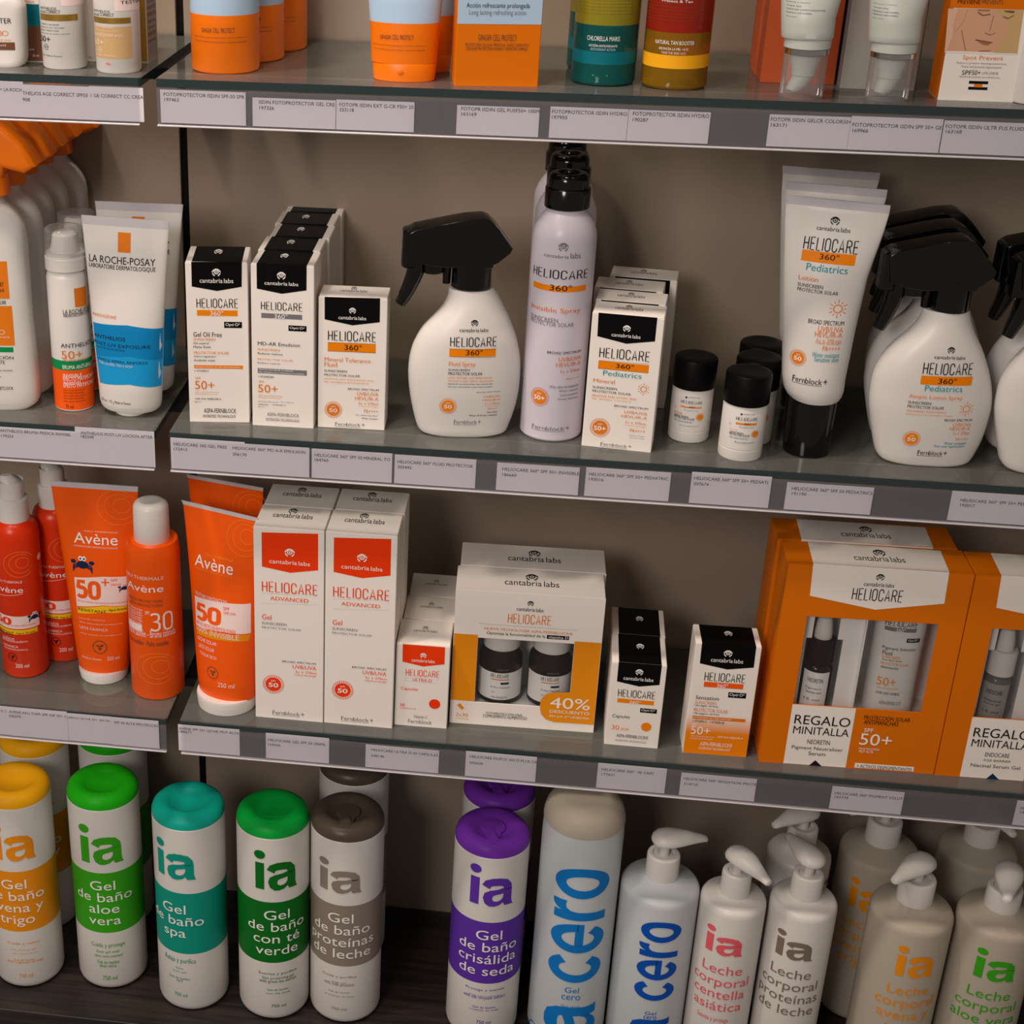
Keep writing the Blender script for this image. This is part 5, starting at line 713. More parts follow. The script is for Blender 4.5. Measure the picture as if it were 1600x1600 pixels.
q = cyl(k,"pump_collar","ared",[(116.3,14.4),(116.8,15.4),(128.8,14.9),(129.8,13.9)])
cyl(q,"pump_head","ared",[(129.3,12.9),(142.8,12.4),(144.8,10.9)])
k = carton('rust orange carton directly behind the left clear-capped tube','carton',0.1772,0.0711,1.2837,0.0,54.0,30.0,118.0,fr=[],tp=[],group='rust orange cartons in a row',m='rust')
dup(k,'rust orange carton, second in the row behind the left clear-capped tube',-0.0010,0.0315)
dup(k,'rust orange carton, third and last toward the back wall',0.0010,0.0630)
k = carton('grey carton directly behind the right clear-capped tube','carton',0.2328,0.0567,1.2837,0.0,53.0,30.0,118.0,fr=[],tp=[],group='grey cartons behind the right tube',m='slate',sides='grey')
dup(k,'pinkish grey carton at the back behind the right clear-capped tube',0.0080,0.0340)
k = thing('pump_tube','pale tube upside down on its clear cap, left one of two on the top shelf','tube',0.1732,0.0178,1.2837,-8.3,'pale tubes standing on clear caps')
loft(k,'tube_body','pale',[(41.6,-18.4,16.6,16,2),(42.9,-18.8,17.1,16.9,2),(55.5,-20.5,16.7,16.7,2),(66.8,-21.9,18.4,13.7,2),(84.7,-25.6,20.3,8,2),(103.4,-29.1,21.5,1.3,3),(106.1,-29.5,21.2,.8,4)],[('t','Hidrata y matifica',-17.8,-1.8,66.1,66.9,'navy'),('t','Toque seco',-17.4,-7.3,63.5,64.6,'navy'),('t','Velvet and comfort moisturising',-17.4,8.9,61.2,62.5,'navy'),('t','Hydrates and mattifies',-17.1,.1,59,60.2,'navy'),('t','Dry touch',-16.7,-9.8,56.6,57.4,'navy')])
cyl(k,'collar','pale',[(34.8,15.3),(35.3,16.1),(41,16.1),(41.6,15.3)])
cyl(k,'silver_ring','silver',[(30.9,14.9),(31.2,15.6),(34.7,15.6),(34.8,14.9)])
cyl(k,'clear_cap','clearcap',[(0,14.2),(.5,15.2),(1.5,15.5),(30.8,15.3)])
q = cyl(k,"nozzle_base","pale",[(15.4,7.5),(16,8.2),(20.4,8.5),(24.7,9.8),(30.7,11)])
loft(q,"nozzle","pale",[(4,-8.1,-2.3,4,2),(5.6,-10.8,.9,6,2),(9.3,-9.7,4.2,7,2),(15.4,-7.2,7.2,7.2,2)])
k = thing('pump_tube','pale tube upside down on its clear cap, right one of two on the top shelf','tube',0.2332,0.0210,1.2837,-11.1,'pale tubes standing on clear caps')
loft(k,'tube_body','pale',[(40.4,-18.1,16.3,15.7,2),(41.8,-18.5,16.8,16.6,2),(56.7,-20.3,15.9,16.4,2),(68,-21.7,17.4,13.4,2),(85.8,-25.7,18.9,8,2),(104.4,-29.6,19.6,1.3,3),(107.1,-30,19.3,.8,4)],[('t','Hidrata y matifica',-18.2,-2.5,65.9,66.5,'navy'),('t','Toque seco',-17.8,-7.8,63.2,64.2,'navy'),('t','Hydrates and mattifies',-17.7,-.2,60.7,61.9,'navy'),('t','Hydrates and mattifies',-17.4,-.5,58.7,59.9,'navy'),('t','Dry touch',-16.9,-10.1,56.4,57.1,'navy')])
cyl(k,'collar','pale',[(33.3,15),(33.8,15.8),(39.7,15.8),(40.3,15)])
cyl(k,'silver_ring','silver',[(29.7,14.6),(30,15.3),(33.2,15.3),(33.3,14.6)])
cyl(k,'clear_cap','clearcap',[(0,13.9),(.5,14.9),(1.5,15.2),(29.6,15)])
q = cyl(k,"nozzle_base","pale",[(14.9,7.4),(15.5,8),(19.6,8.3),(23.8,9.6),(29.5,10.8)])
loft(q,"nozzle","pale",[(3.9,-6.4,0,4,2),(5.4,-9.1,2.4,6,2),(8.9,-8.6,4.9,7,2),(14.9,-7.1,7.1,7.1,2)])
k = carton('white carton with orange top and printed face close-up at the right of the top shelf','carton',0.2952,0.0238,1.2837,0.5,51.9,32.0,132.0,fr=[('r',-28.3,23.3,63.6,87.5,'isdo'),('t','PREVIENE',-23.9,-8.7,66.5,69.3,'ink',0),('t','PREVENTS',-7.6,6.4,66.7,69.5,'brown'),('p',[(-29.3,63.1),(21.1,63.6),(22.2,34.1),(-26.8,34)],'skin'),('p',[(3.3,63.4),(20.9,63.6),(22.2,34.1),(5.8,34.1),(10.5,42.7),(14.2,53)],'beige',2),('p',[(-29.2,62.8),(-23.1,63.2),(-23.8,50.8),(-23.3,45.1),(-25.4,34.1),(-26.8,34)],'skinl',2),('p',[(-23.1,63.2),(-16.3,63.2),(-18.1,54.3),(-22,47.4),(-24.3,50.8)],'skin',3),('l',[(-16.5,62.3),(-22.8,48.5)],.5,'skind'),('l',[(-18,48.7),(-12.9,35.1)],.6,'skind'),('l',[(-9.2,61.1),(-5.4,59)],.7,'brown'),('l',[(-5.4,59),(-.6,60)],.7,'brown'),('l',[(8.1,58.7),(11.7,57.4)],.8,'brown'),('l',[(11.7,57.4),(15.2,59.6)],.8,'brown'),('p',[(-10.1,63),(-1.1,62.9),(-1.5,62),(-8.8,62)],'skind',2),('p',[(7.9,62.7),(15.2,62.5),(14.9,61.1),(9.2,61.6)],'skind',2),('l',[(1.8,59.4),(.9,48.7)],.4,'skind'),('l',[(-1.9,47.4),(2,46.1)],.7,'skind'),('l',[(2,46.1),(4.9,47.5)],.5,'skind'),('p',[(-7.3,42.4),(-3.5,42),(0,41.2),(4,41.1),(1.5,39),(-2.5,39.6)],'skind',2),('l',[(-7.6,42.6),(4.3,40.9)],.6,'brown'),('l',[(-3.9,34.8),(3.9,35.4)],.7,'skind'),('r',-26.8,22.5,33.5,34.4,'carton',2),('t','Spot Prevent',-13.9,13.4,28.3,31.9,'dorange',0),('t','Reduce y previene hiperpigmentaciones',-17.3,16.3,25.7,27.3,'grey'),('t','Treats and prevents pigmentation',-14,13.4,23,24.9,'grey'),('t','SPF',-12.7,-6.1,18.4,21.6,'ink'),('t','50+',-5.9,0,18.6,21.8,'ink',0),('t','UVA UVB IR',1,12,19.1,21,'grey'),('t','PROTECTOR SOLAR MUY ALTA PROTECCIÓN',-13.9,13.5,16.6,17.7,'ink'),('r',-6.7,6.4,12.4,14.4,'ink'),('r',-2.9,2.8,10.1,12.4,'dorange',2),('r',-6.5,6.6,8.3,10.3,'ink')],tp=[],group=None,sides='isdo')
k = thing('cream_bottle','white round bottle cut off by the right edge of the photo on the top shelf','bottle',0.3349,0.0298,1.2837,-15.6,None)
cyl(k,'bottle','plastic',[(0,13),(1,15.4),(2.5,16),(95,16),(99,14.5)])
cyl(k,'cap','plastic',[(98.8,13),(99.3,14),(120,13.5),(122,11.5)])
k = thing('gel_bottle','white bath gel bottle with yellow cap and amber band, front one at bottom left','bottle',-0.4788,0.0536,0.3650,21.4,'bath gel bottles with amber bands')
cyl(k,'bottle','plastic',[(0,28.2),(1.2,32),(4,34.4),(8,35.2),(221.6,35.2),(222.2,34.7)],[('w','ia',-26.8,15.4,162.2,190.6,'iyd',0),('n','Gel',-9.5,127.5,15.8,'white',0,1.2),('n','de baño',-9.5,113.1,15.8,'white',0,1.2),('n','avena y',-9.5,98.7,15.8,'white',0,1.2),('n','trigo',-9.5,84.3,15.8,'white',0,1.2),('t','Cuida y nutre',-22,11,57,60.9,'iyd',0),('t','Oat shower gel',-18.4,6.5,49.7,52.1,'iyd',0),('t','with wheat germ',-18.8,8.1,45.4,47.1,'iyd',0),('t','Gel de banho',-16.4,4.6,37.1,39.6,'iyd',0),('t','aveia e gérmen de trigo',-24.2,13.3,33,37.1,'iyd',0),('t','750 ml',-12.4,1.3,15.6,20.4,'iyd',0)],[(74.2,148.3,'iyd')],n=64)
q = cyl(k,"flip_cap",'iy',[(222.2,34.5),(222.6,35.1),(226.2,35),(230.2,33.6),(233.2,30.7),(234.8,26.2),(234.6,22.2),(232.7,18.2),(229.7,14.2),(228.7,1)],n=64)
dup(k,'white bath gel bottle with yellow cap behind the front amber one',-0.0085,0.0860)
k = thing('gel_bottle','white bath gel bottle with bright green cap and green band, front one of two','bottle',-0.3928,0.0650,0.3650,17.6,'bath gel bottles with bright green bands')
cyl(k,'bottle','plastic',[(0,28.2),(1.2,32),(4,34.4),(8,35.2),(221.6,35.2),(222.2,34.7)],[('w','ia',-26.8,16.7,159.5,190.4,'igd',0),('n','Gel',-6.4,127.5,15.8,'white',0,1.2),('n','de baño',-6.4,113.1,15.8,'white',0,1.2),('n','aloe',-6.4,98.7,15.8,'white',0,1.2),('n','vera',-6.4,84.3,15.8,'white',0,1.2),('t','Cuida y protege',-22.1,12.4,54.6,61.2,'igd',0),('t','Bath gel with',-16.8,6.3,47.9,51.8,'igd',0),('t','aloe vera extract',-19.2,9.3,43,46.7,'igd',0),('t','Gel de banho',-16.9,5.4,34.8,39,'igd',0),('t','aloe vera',-14.7,2,30.2,34.7,'igd',0),('t','750 ml',-12,2.5,13.7,19.3,'igd',0)],[(74.2,148.3,'igd')],n=64)
q = cyl(k,"flip_cap",'ig',[(222.2,34.5),(222.6,35.1),(226.2,35),(230.2,33.6),(233.2,30.7),(234.8,26.2),(234.6,22.2),(232.7,18.2),(229.7,14.2),(228.7,1)],n=64)
dup(k,'white bath gel bottle with bright green cap behind the front green one',-0.0160,0.0920)
k = thing('gel_bottle','white bath gel bottle with turquoise cap and turquoise band on the bottom shelf','bottle',-0.3034,0.0473,0.3650,14.0,None)
cyl(k,'bottle','plastic',[(0,28.2),(1.2,32),(4,34.4),(8,35.2),(221.6,35.2),(222.2,34.7)],[('w','ia',-36.1,5.4,165.3,194,'itd',0),('n','Gel',-18.6,123.5,15.8,'white',0,1.2),('n','de baño',-18.6,109.1,15.8,'white',0,1.2),('n','spa',-18.6,94.7,15.8,'white',0,1.2),('t','Relaja y purifica',-31.1,2.2,60.7,68.4,'itd',0),('t','Spa',-18.7,-10.6,53.9,56.5,'itd',0),('t','bath gel',-21.7,-8.3,49.5,51.9,'itd',0),('t','Gel de banho',-26.6,-4.4,41.2,44.2,'itd',0),('t','spa',-18.2,-11.7,37.4,40.3,'itd',0),('t','750 ml',-21.1,-7.5,19.2,23.7,'itd',0)],[(74.2,148.3,'itd')],n=64)
q = cyl(k,"flip_cap",'it',[(222.2,34.5),(222.6,35.1),(226.2,35),(230.2,33.6),(233.2,30.7),(234.8,26.2),(234.6,22.2),(232.7,18.2),(229.7,14.2),(228.7,1)],n=64)
k = thing('gel_bottle','white bath gel bottle with emerald cap and dark green band on the bottom shelf','bottle',-0.2206,0.0474,0.3650,10.3,None)
cyl(k,'bottle','plastic',[(0,28.2),(1.2,32),(4,34.4),(8,35.2),(221.6,35.2),(222.2,34.7)],[('w','ia',-17.8,24.1,163.4,194.3,'ikd',0),('n','Gel',3,127.5,15.8,'white',0,1.2),('n','de baño',3,113.1,15.8,'white',0,1.2),('n','con té',3,98.7,15.8,'white',0,1.2),('n','verde',3,84.3,15.8,'white',0,1.2),('t','Suaviza y purifica',-15.8,23.4,58.4,62.2,'ikd',0),('t','Skin protecting gel',-12.3,19.9,52.6,56.7,'ikd',0),('t','with green tea extract',-15,23,48.1,53,'ikd',0),('t','Gel de banho',-7.2,14.2,39.2,41.4,'ikd',0),('t','com chá verde',-8.5,16.1,34.9,36.8,'ikd',0),('t','750 ml',-3.2,11.5,18.1,21.7,'ikd',0)],[(74.2,148.3,'ikd')],n=64)
q = cyl(k,"flip_cap",'ik',[(222.2,34.5),(222.6,35.1),(226.2,35),(230.2,33.6),(233.2,30.7),(234.8,26.2),(234.6,22.2),(232.7,18.2),(229.7,14.2),(228.7,1)],n=64)
k = thing('gel_bottle','white bath gel bottle with dark grey cap and taupe band, front one of two','bottle',-0.1492,0.0531,0.3650,7.0,'bath gel bottles with taupe bands')
cyl(k,'bottle','plastic',[(0,28.2),(1.2,32),(4,34.4),(8,35.2),(221.6,35.2),(222.2,34.7)],[('w','ia',-28.2,14.8,163.6,188.5,'ixd',0),('n','Gel',-5.6,127.5,15.8,'white',0,1.2),('n','de baño',-5.6,113.1,15.8,'white',0,1.2),('n','proteínas',-5.6,98.7,15.8,'white',0,1.2),('n','de leche',-5.6,84.3,15.8,'white',0,1.2),('t','Cuida y purifica',-24.2,11.2,58.8,62.4,'ixd',0),('t','Bath gel',-13.4,1,52.4,54.4,'ixd',0),('t','with milk proteins',-22,8.8,48.1,53.3,'ixd',0),('t','Gel de banho',-16.9,4.4,40.5,42.3,'ixd',0),('t','proteínas de leite',-20.8,8.7,34.9,37.2,'ixd',0),('t','750 ml',-13.4,1.4,18.5,21.8,'ixd',0)],[(74.2,148.3,'ixd')],n=64)
q = cyl(k,"flip_cap",'ix',[(222.2,34.5),(222.6,35.1),(226.2,35),(230.2,33.6),(233.2,30.7),(234.8,26.2),(234.6,22.2),(232.7,18.2),(229.7,14.2),(228.7,1)],n=64)
fliplid(q,'ix',228.6,-6)
dup(k,'white bath gel bottle with dark grey cap behind the front taupe one',-0.0052,0.0902)
k = thing('gel_bottle','white bath gel bottle with purple cap and purple band, front one of two','bottle',-0.0116,0.0500,0.3650,0.5,'bath gel bottles with purple bands')
cyl(k,'bottle','plastic',[(0,28.2),(1.2,32),(4,34.4),(8,35.2),(221.6,35.2),(222.2,34.7)],[('w','ia',-18.1,24.4,168.4,199.4,'ipd',0),('n','Gel',3,127.5,15.8,'white',0,1.2),('n','de baño',3,113.1,15.8,'white',0,1.2),('n','crisálida',3,98.7,15.8,'white',0,1.2),('n','de seda',3,84.3,15.8,'white',0,1.2),('t','Protege y suaviza',-16.8,22.1,64.3,67.7,'ipd',0),('t','Skin protecting gel',-12.9,18.7,58.1,59.4,'ipd',0),('t','with silk chrysalis extract',-18.7,23.3,53.7,59,'ipd',0),('t','Gel de banho',-8.8,13.8,43.3,45.8,'ipd',0),('t','crisálida de seda',-11.5,17.1,40,41.8,'ipd',0),('t','750 ml',-4.1,9.9,23.7,28,'ipd',0)],[(74.2,148.3,'ipd')],n=64)
q = cyl(k,"flip_cap",'ip',[(222.2,34.5),(222.6,35.1),(226.2,35),(230.2,33.6),(233.2,30.7),(234.8,26.2),(234.6,22.2),(232.7,18.2),(229.7,14.2),(228.7,1)],n=64)
fliplid(q,'ip',228.6,2)
dup(k,'white bath gel bottle with purple cap behind the front purple one',0.0031,0.0729)
k = thing('gel_bottle','large pale bluish bottle with wide white cap and blue vertical lettering, beside the purple','bottle',0.0717,0.0547,0.3650,-3.4,None)
cyl(k,'bottle','mblue',[(0,29.6),(1.5,34.6),(5,37),(9,37.6),(237.3,37.6),(248.3,37),(251.3,37)],[('w','cero',-20.3,29.9,84.9,219,'c0',1),('w','ia',-20.3,29.9,3.2,56.9,'c0',1),('t','Gel',-2.9,10.5,72.1,78.6,'c0',0),('t','cero',-5.4,12.5,63.2,68.7,'c0',0),('t','Gel zero',-5.1,12.6,53.7,56.6,'c0')],n=64)
cyl(k,'cap','cream',[(251.1,37.1),(251.8,37.6),(257.3,37.3),(264.3,35.4),(270.3,31.6),(274.3,25.6),(275.8,19.6),(276.1,1)],n=64)
k = thing('pump_bottle','wide pale grey pump bottle with blue vertical lettering on the bottom shelf','pump bottle',0.1477,0.0537,0.3650,-6.9,None)
cyl(k,'bottle','mblue',[(0,29.6),(1.5,33.6),(5,36),(9,36.6),(180,36.6),(183.5,36.2),(186,35),(187.8,32.6),(190.4,22.7),(194,16.5),(194.6,14.8)],[('w','cero',-11.4,24.9,73.2,167.2,'c0d',1),('w','ia',-11.4,24.9,13.5,51.2,'c0d',1),('t','Gel',.5,11,55.3,59.4,'c0d',0),('t','cero',-.4,11.8,49.9,53.9,'c0d',0)],n=64)
q = cyl(k,"pump_collar","plastic",[(194,14.8),(194.6,15.3),(216.4,15.3),(218.1,14.7),(218.9,13.5),(218.7,10.8),(216.9,9.3),(216.9,4.5),(230.9,4.5),(231.4,1)])
pumphead(k,233.9,22)
k = thing('pump_bottle','pump bottle with pink lettering, right of the blue-lettered pump bottle','pump bottle',0.2145,0.0451,0.3650,-10.0,None)
cyl(k,'bottle','plastic',[(0,23),(1.5,27),(5,29.4),(9,30),(178.8,30),(182.3,29.6),(184.8,28.4),(186.6,26),(187.1,18.6),(188.9,14.7),(189.5,13)],[('w','ia',-19.8,15.9,137.2,157.2,'ipk',0),('t','Suaviza y protege',-18.5,11.7,55.8,62.9,'ipk',0),('n','Leche',-.9,114.4,15.3,'ipk',0,1.1),('n','corporal',-.9,99.8,15.3,'ipk',0,1.1),('n','centella',-.9,85.2,15.3,'ipk',0,1.1),('n','asiática',-.9,70.6,15.3,'ipk',0,1.1)],n=64)
q = cyl(k,"pump_collar","plastic",[(188.9,13),(189.5,13.5),(210.9,13.5),(212.6,12.9),(213.4,11.7),(213.2,9),(211.4,7.5),(211.4,4.5),(225.4,4.5),(225.9,1)])
pumphead(k,228.4,-44)
k = thing('pump_bottle','pump bottle with taupe lettering, front one right of the pink-lettered pump bottle','pump bottle',0.2777,0.0454,0.3650,-12.9,'pump bottles with taupe lettering')
cyl(k,'bottle','plastic',[(0,23.3),(1.5,27.3),(5,29.7),(9,30.3),(182.8,30.3),(186.3,29.9),(188.8,28.7),(190.6,26.3),(191.5,18.8),(193.8,15.3),(194.4,13.6)],[('w','ia',-18.1,16.7,140.3,160.1,'ibr',0),('n','Leche',-.8,118.1,15.3,'ibr',0,1.1),('n','corporal',-.8,103.5,15.3,'ibr',0,1.1),('n','proteínas',-.8,88.9,15.3,'ibr',0,1.1),('n','de leche',-.8,74.3,15.3,'ibr',0,1.1)],n=64)
q = cyl(k,"pump_collar","plastic",[(193.8,13.6),(194.4,14.1),(215.9,14.1),(217.6,13.5),(218.4,12.3),(218.2,9.6),(216.4,8.1),(216.4,4.5),(230.4,4.5),(230.9,1)])
pumphead(k,233.4,127)
dup(k,'pump bottle standing behind the taupe-lettered one, its head turned left',0.0044,0.0721,102)
k = thing('pump_bottle','pump bottle with orange lettering, front one near the bottom right corner','pump bottle',0.3746,0.0481,0.3650,-17.1,'pump bottles with orange lettering')
cyl(k,'bottle','cream',[(0,30),(1.5,34),(5,36.4),(9,37),(182.5,37),(186,36.6),(188.5,35.4),(190.3,33),(193.6,23),(197.8,17.3),(198.4,15.6)],[('w','ia',-3.2,31.5,137.5,160.7,'iyd',0),('n','Leche',12.2,115.8,15.3,'iyd',0,1.1),('n','corporal',12.2,101.2,15.3,'iyd',0,1.1),('n','avena y',12.2,86.6,15.3,'iyd',0,1.1),('n','trigo',12.2,72,15.3,'iyd',0,1.1)],n=64)
q = cyl(k,"pump_collar","plastic",[(197.8,15.6),(198.4,16.1),(220.3,16.1),(222,15.5),(222.8,14.3),(222.6,11.6),(220.8,10.1),(220.8,4.5),(234.8,4.5),(235.3,1)])
pumphead(k,237.8,-119)
dup(k,'pump bottle with orange lettering turned aside, behind the front orange-lettered one',-0.0144,0.0862,-24)
k = thing('pump_bottle','pump bottle with green lettering at the bottom right corner, cut off by the photo','pump bottle',0.4505,0.0472,0.3650,-20.3,'pump bottles with green lettering')
cyl(k,'bottle','cream',[(0,29.1),(1.5,33.1),(5,35.5),(9,36.1),(185.5,36.1),(189,35.7),(191.5,34.5),(193.3,32.1),(196.6,22.4),(200.9,16.7),(201.5,15)],[('w','ia',-9.5,26.7,142.8,165.1,'igd',0),('n','Leche',7.8,120.6,15.3,'igd',0,1.1),('n','corporal',7.8,106,15.3,'igd',0,1.1),('n','aloe vera',7.8,91.4,15.3,'igd',0,1.1)],n=64)
q = cyl(k,"pump_collar","plastic",[(200.9,15),(201.5,15.5),(219.8,15.5),(221.5,14.9),(222.3,13.7),(222.1,11),(220.3,9.5),(220.3,4.5),(234.3,4.5),(234.8,1)])
pumphead(k,237.3,-85)
dup(k,'pump bottle behind the green-lettered one, its head hidden by the shelf edge',0.0024,0.0968,40)
pcard('white shelf price card at the far left end of the top shelf edge',-0.4114,-0.00170,1.2519,25.7,26.4,[('t','+ LA-ROCH',-5.5,11.4,18.9,21.5,'ink',0)])
pcard('white shelf price card numbered 908, on the left strip of the top shelf',-0.3730,-0.00215,1.2519,52.0,24.6,[('t','THELIOS AGE CORRECT SPF50',-26.1,24.5,16.8,19.5,'ink',0),('t','908',-26.5,-20.8,12.1,14.6,'ink',0)])
pcard('white shelf price card at the right end of the top left strip',-0.3264,-0.00260,1.2519,41.6,25.2,[('t','1 GE CORRECT CC CREA',-19.6,20.8,17.1,19.7,'ink',0)])
pcard('white shelf price card numbered 197463, on the edge of the top right shelf',-0.2604,-0.00170,1.2519,65.0,24.5,[('t','FOTOPROTECTOR ISDIN SPF-50 SPR',-29.7,31.5,19.8,22.4,'ink',0),('t','197463',-29.4,-18.4,16,18.5,'ink',0)])
pcard('white shelf price card numbered 197326, on the edge of the top right shelf',-0.1917,-0.00170,1.2519,62.4,21.1,[('t','ISDIN FOTOPROTECTOR GEL CRE',-26.2,30.4,16.7,19.3,'ink',0),('t','197326',-26,-15,12.5,15,'ink',0)])
pcard('white shelf price card numbered 333118, on the edge of the top right shelf',-0.1312,-0.00170,1.2519,57.8,21.9,[('t','FOTOPR ISDIN EXT G-CR F50+ 20',-26.5,28.2,17,19.6,'ink',0),('t','333118',-26.5,-15.8,13.3,15.8,'ink',0)])
pcard('white shelf price card numbered 163169, on the edge of the top right shelf',-0.0412,-0.00170,1.2519,59.9,21.1,[('t','FOTOPR ISDIN GEL FUSF50+ 100M',-26.8,29.6,17.3,19.9,'ink',0),('t','163169',-26.6,-15.6,13.6,16.1,'ink',0)])
pcard('white shelf price card numbered 197950, on the edge of the top right shelf',0.0242,-0.00170,1.2519,55.7,22.5,[('t','FOTOPROTECTOR ISDIN HYDRO',-26.6,27.1,17.7,20.3,'ink',0),('t','197950',-26.4,-15.4,13.7,16.2,'ink',0)])
pcard('white shelf price card numbered 190287, on the edge of the top right shelf',0.0812,-0.00170,1.2519,57.8,22.4,[('t','FOTOPROTECTOR ISDIN HYDRO',-25.9,27.8,18.3,21,'ink',0),('t','190287',-25.7,-14.7,14.1,16.6,'ink',0)])
pcard('white shelf price card numbered 163171, on the edge of the top right shelf',0.1792,-0.00170,1.2519,56.3,22.7,[('t','FOTOPR ISDIN GELCR COLOR50+',-27,28.5,18,20.6,'ink',0),('t','163171',-26.5,-15.5,14.1,16.6,'ink',0)])
pcard('white shelf price card numbered 169966, on the edge of the top right shelf',0.2387,-0.00215,1.2519,62.6,23.7,[('t','FOTOPROTECTOR ISDIN SPF 50+ GE',-30,30.9,16.4,19,'ink',0),('t','169966',-29.4,-18.7,12.4,14.9,'ink',0)])
pcard('white shelf price card numbered 163168, on the edge of the top right shelf',0.3005,-0.00170,1.2519,59.5,22.9,[('t','FOTOPR ISDIN ULTR FUS FLUID',-28.3,24.2,17.6,20.2,'ink',0),('t','163168',-27.7,-17,14.1,16.6,'ink',0)])
pcard('white shelf price card numbered 179254, on the edge of the middle left shelf',-0.4144,-0.00170,0.9675,77.6,27.5,[('t','ANTHELIOS BRUMA FRESCA INVISIBL',-26,35.3,22.9,25.5,'ink',0),('t','179254',-25.5,-14.8,18.1,20.6,'ink',0)])
pcard('white shelf price card numbered 182248, on the edge of the middle left shelf',-0.3420,-0.00215,0.9675,67.3,32.1,[('t','ANTHELIOS POST-UV LOCION AFTER',-28.8,32.2,25.6,28.3,'ink',0),('t','182248',-28.7,-17.8,22.4,24.9,'ink',0)])
pcard('white shelf price card numbered 172413, on the edge of the middle right shelf',-0.2638,-0.00170,0.9675,62.0,27.7,[('t','HELIOCARE 360 GEL FREE',-28.4,16.2,20.8,23.5,'ink',0),('t','172413',-28.6,-17.3,16.5,19,'ink',0)])
pcard('white shelf price card numbered 206170, on the edge of the middle right shelf',-0.2132,-0.00215,0.9675,68.2,26.6,[('t','HELIOCARE 360º MD A-R EMULSION',-29.6,30.8,21,23.6,'ink',0),('t','206170',-29.7,-18,15.5,18,'ink',0)])
pcard('white shelf price card numbered 184760, on the edge of the middle right shelf',-0.1443,-0.00170,0.9675,66.0,26.0,[('t','HELIOCARE 360º SPF 50 MINERAL TO',-30.6,31.2,19.2,21.9,'ink',0),('t','184760',-30.6,-19.2,15,17.5,'ink',0)])
pcard('white shelf price card numbered 202442, on the edge of the middle right shelf',-0.0764,-0.00170,0.9675,65.9,25.5,[('t','HELIOCARE 360º FLUID PROTECTOR',-30.7,30.4,18.1,20.7,'ink',0),('t','202442',-30.6,-19.1,13.5,16,'ink',0)])
pcard('white shelf price card numbered 186660, on the edge of the middle right shelf',0.0061,-0.00170,0.9675,65.7,24.3,[('t','HELIOCARE 360º SPF 50+ INVISIBLE',-28.5,32.6,17.6,20.3,'ink',0),('t','186660',-28.2,-16.9,12.8,15.3,'ink',0)])
pcard('white shelf price card numbered 193016, on the edge of the middle right shelf',0.0772,-0.00170,0.9675,66.6,25.2,[('t','HELIOCARE 360º SPF 50+ PEDIATRIC',-30.7,31.5,18.2,20.8,'ink',0),('t','193016',-30.4,-19,13.8,16.3,'ink',0)])
pcard('white shelf price card numbered 207674, on the edge of the middle right shelf',0.1573,-0.00170,0.9675,61.7,27.1,[('t','HELIOCARE 360º SPF 50+ PEDIATI',-28.9,28.2,20.6,23.3,'ink',0),('t','207674',-28.7,-17.1,15.8,18.3,'ink',0)])
pcard('white shelf price card numbered 191190, on the edge of the middle right shelf',0.2332,-0.00170,0.9675,66.1,23.6,[('t','HELIOCARE 360º SPF 50 PEDIATRICS',-29,32.5,17.2,19.9,'ink',0),('t','191190',-28.4,-17.4,12.9,15.4,'ink',0)])
pcard('white shelf price card numbered 193017, on the edge of the middle right shelf',0.3593,-0.00170,0.9675,69.6,25.3,[('t','HELIOCARE 360º SPF 50+ PEDIATRIC',-27.8,33.1,16.6,19.2,'ink',0),('t','193017',-27.1,-16.2,12.4,14.9,'ink',0)])
pcard('white shelf price card at the far left end of the lower shelf edge',-0.4657,-0.00170,0.6879,19.6,30.9,[('t','SPF 50 IS C',-8.5,8.5,24.4,27.1,'ink',0)])
pcard('white shelf price card numbered 330579, on the edge of the lower left shelf',-0.4284,-0.00215,0.6879,55.6,31.1,[('t','AVENE EAU THER SPR INF 50+ 2',-26.8,26.8,24.7,27.3,'ink',0),('t','330579',-27.2,-15.9,20,22.5,'ink',0)])
pcard('white shelf price card third from the left on the lower left shelf edge',-0.3804,-0.00170,0.6879,42.4,29.6,[('t','NIÑOS LECHE 50+ 250 ML',-20.4,20.1,23.9,26.5,'ink',0)])
pcard('white shelf price card at the right end of the lower left shelf edge',-0.3376,-0.00215,0.6879,44.1,29.8,[('t','SPF 30 ALTA PROTECCIO',-19.2,21.3,23.1,25.7,'ink',0)])
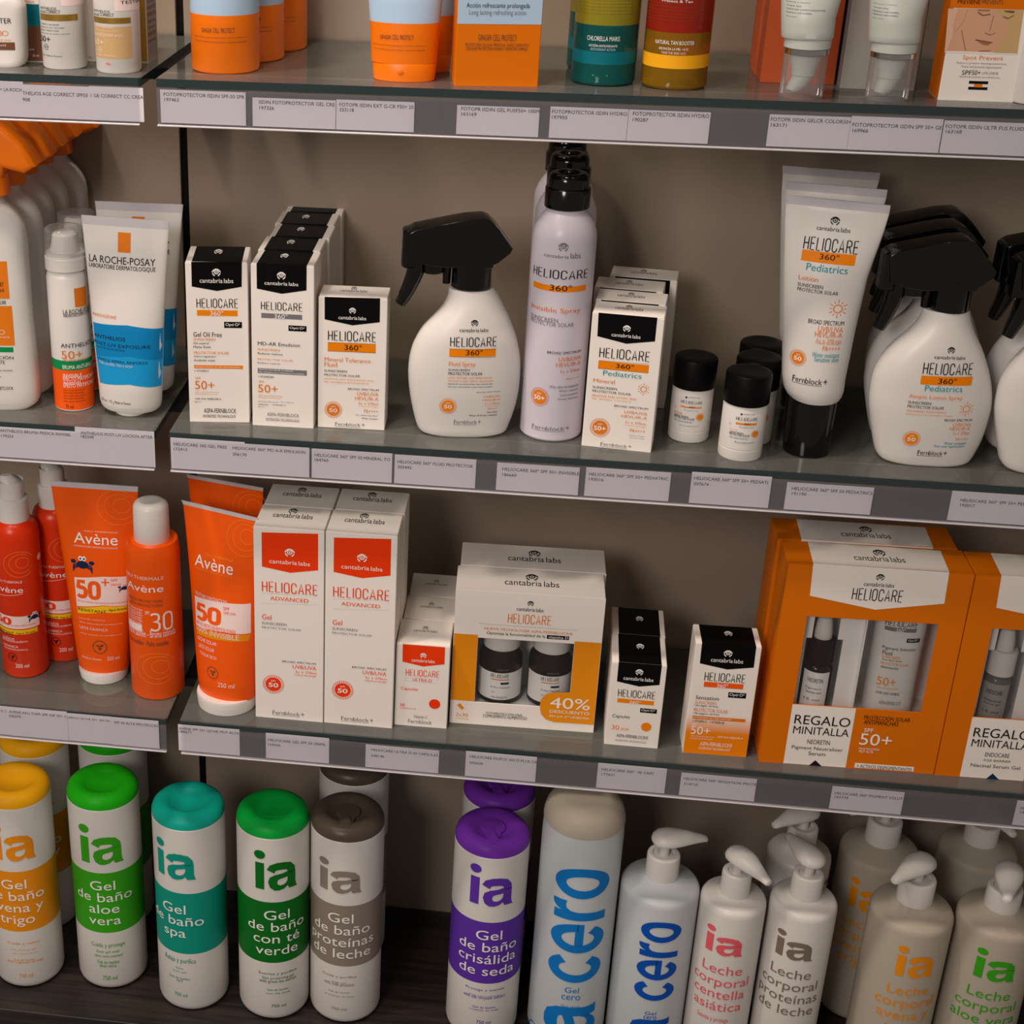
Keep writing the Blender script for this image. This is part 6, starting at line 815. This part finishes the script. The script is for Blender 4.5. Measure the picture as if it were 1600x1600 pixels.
pcard('white shelf price card numbered 180671, on the edge of the lower right shelf',-0.2697,-0.00170,0.6879,56.3,27.9,[('t','AVENE SPF 50+ LECHE MUY ALTA',-27.2,27.6,22.5,25.1,'ink',0),('t','180671',-27.3,-16.2,19.1,21.6,'ink',0)])
pcard('white shelf price card numbered 159245, on the edge of the lower right shelf',-0.1891,-0.00170,0.6879,57.3,27.0,[('t','HELIOCARE GEL SPF 50 200ML',-26.4,25.6,18.6,21.2,'ink',0),('t','159245',-26.5,-15.5,13.6,16.1,'ink',0)])
pcard('white shelf price card numbered 348146, on the edge of the lower right shelf',-0.0951,-0.00170,0.6879,65.3,24.1,[('t','HELIOCARE ULTRA D 30 CAPSULAS',-27.7,31.7,17.8,20.4,'ink',0),('t','348146',-27.6,-16.1,11.6,14.1,'ink',0)])
pcard('white shelf price card numbered 005620, on the edge of the lower right shelf',-0.0080,-0.00170,0.6879,62.0,26.3,[('t','HELIOCARE DUPLO 360 D PLUS CA',-27.4,31.4,19.8,22.4,'ink',0),('t','005620',-27.1,-15.7,13.3,15.8,'ink',0)])
pcard('white shelf price card numbered 177621, on the edge of the lower right shelf',0.1054,-0.00170,0.6879,59.0,26.0,[('t','HELIOCARE 360º  30 CAPS',-26.1,18.5,18.5,21.1,'ink',0),('t','177621',-25.7,-14.7,13.6,16.1,'ink',0)])
pcard('white shelf price card numbered 214710, on the edge of the lower right shelf',0.1793,-0.00170,0.6879,63.9,23.5,[('t','HELIOCARE 360º SENSATION PROTE',-29.4,31.9,16.5,19.1,'ink',0),('t','214710',-28.8,-17.1,11,13.5,'ink',0)])
pcard('white shelf price card numbered 197779, on the edge of the lower right shelf',0.3041,-0.00170,0.6879,59.7,23.3,[('t','HELIOCARE 360º PIGMENT SOLUT',-27.1,29.2,15.2,17.8,'ink',0),('t','197779',-26.5,-15.5,11,13.5,'ink',0)])
pcard('white shelf price card numbered 197780, on the edge of the lower right shelf',0.4480,-0.00170,0.6879,45.3,25.2,[('t','HELIOCARE 360º PIGMENT',-19,21.9,16.6,19.3,'ink',0),('t','197780',-18.2,-7.5,12.3,14.8,'ink',0)])
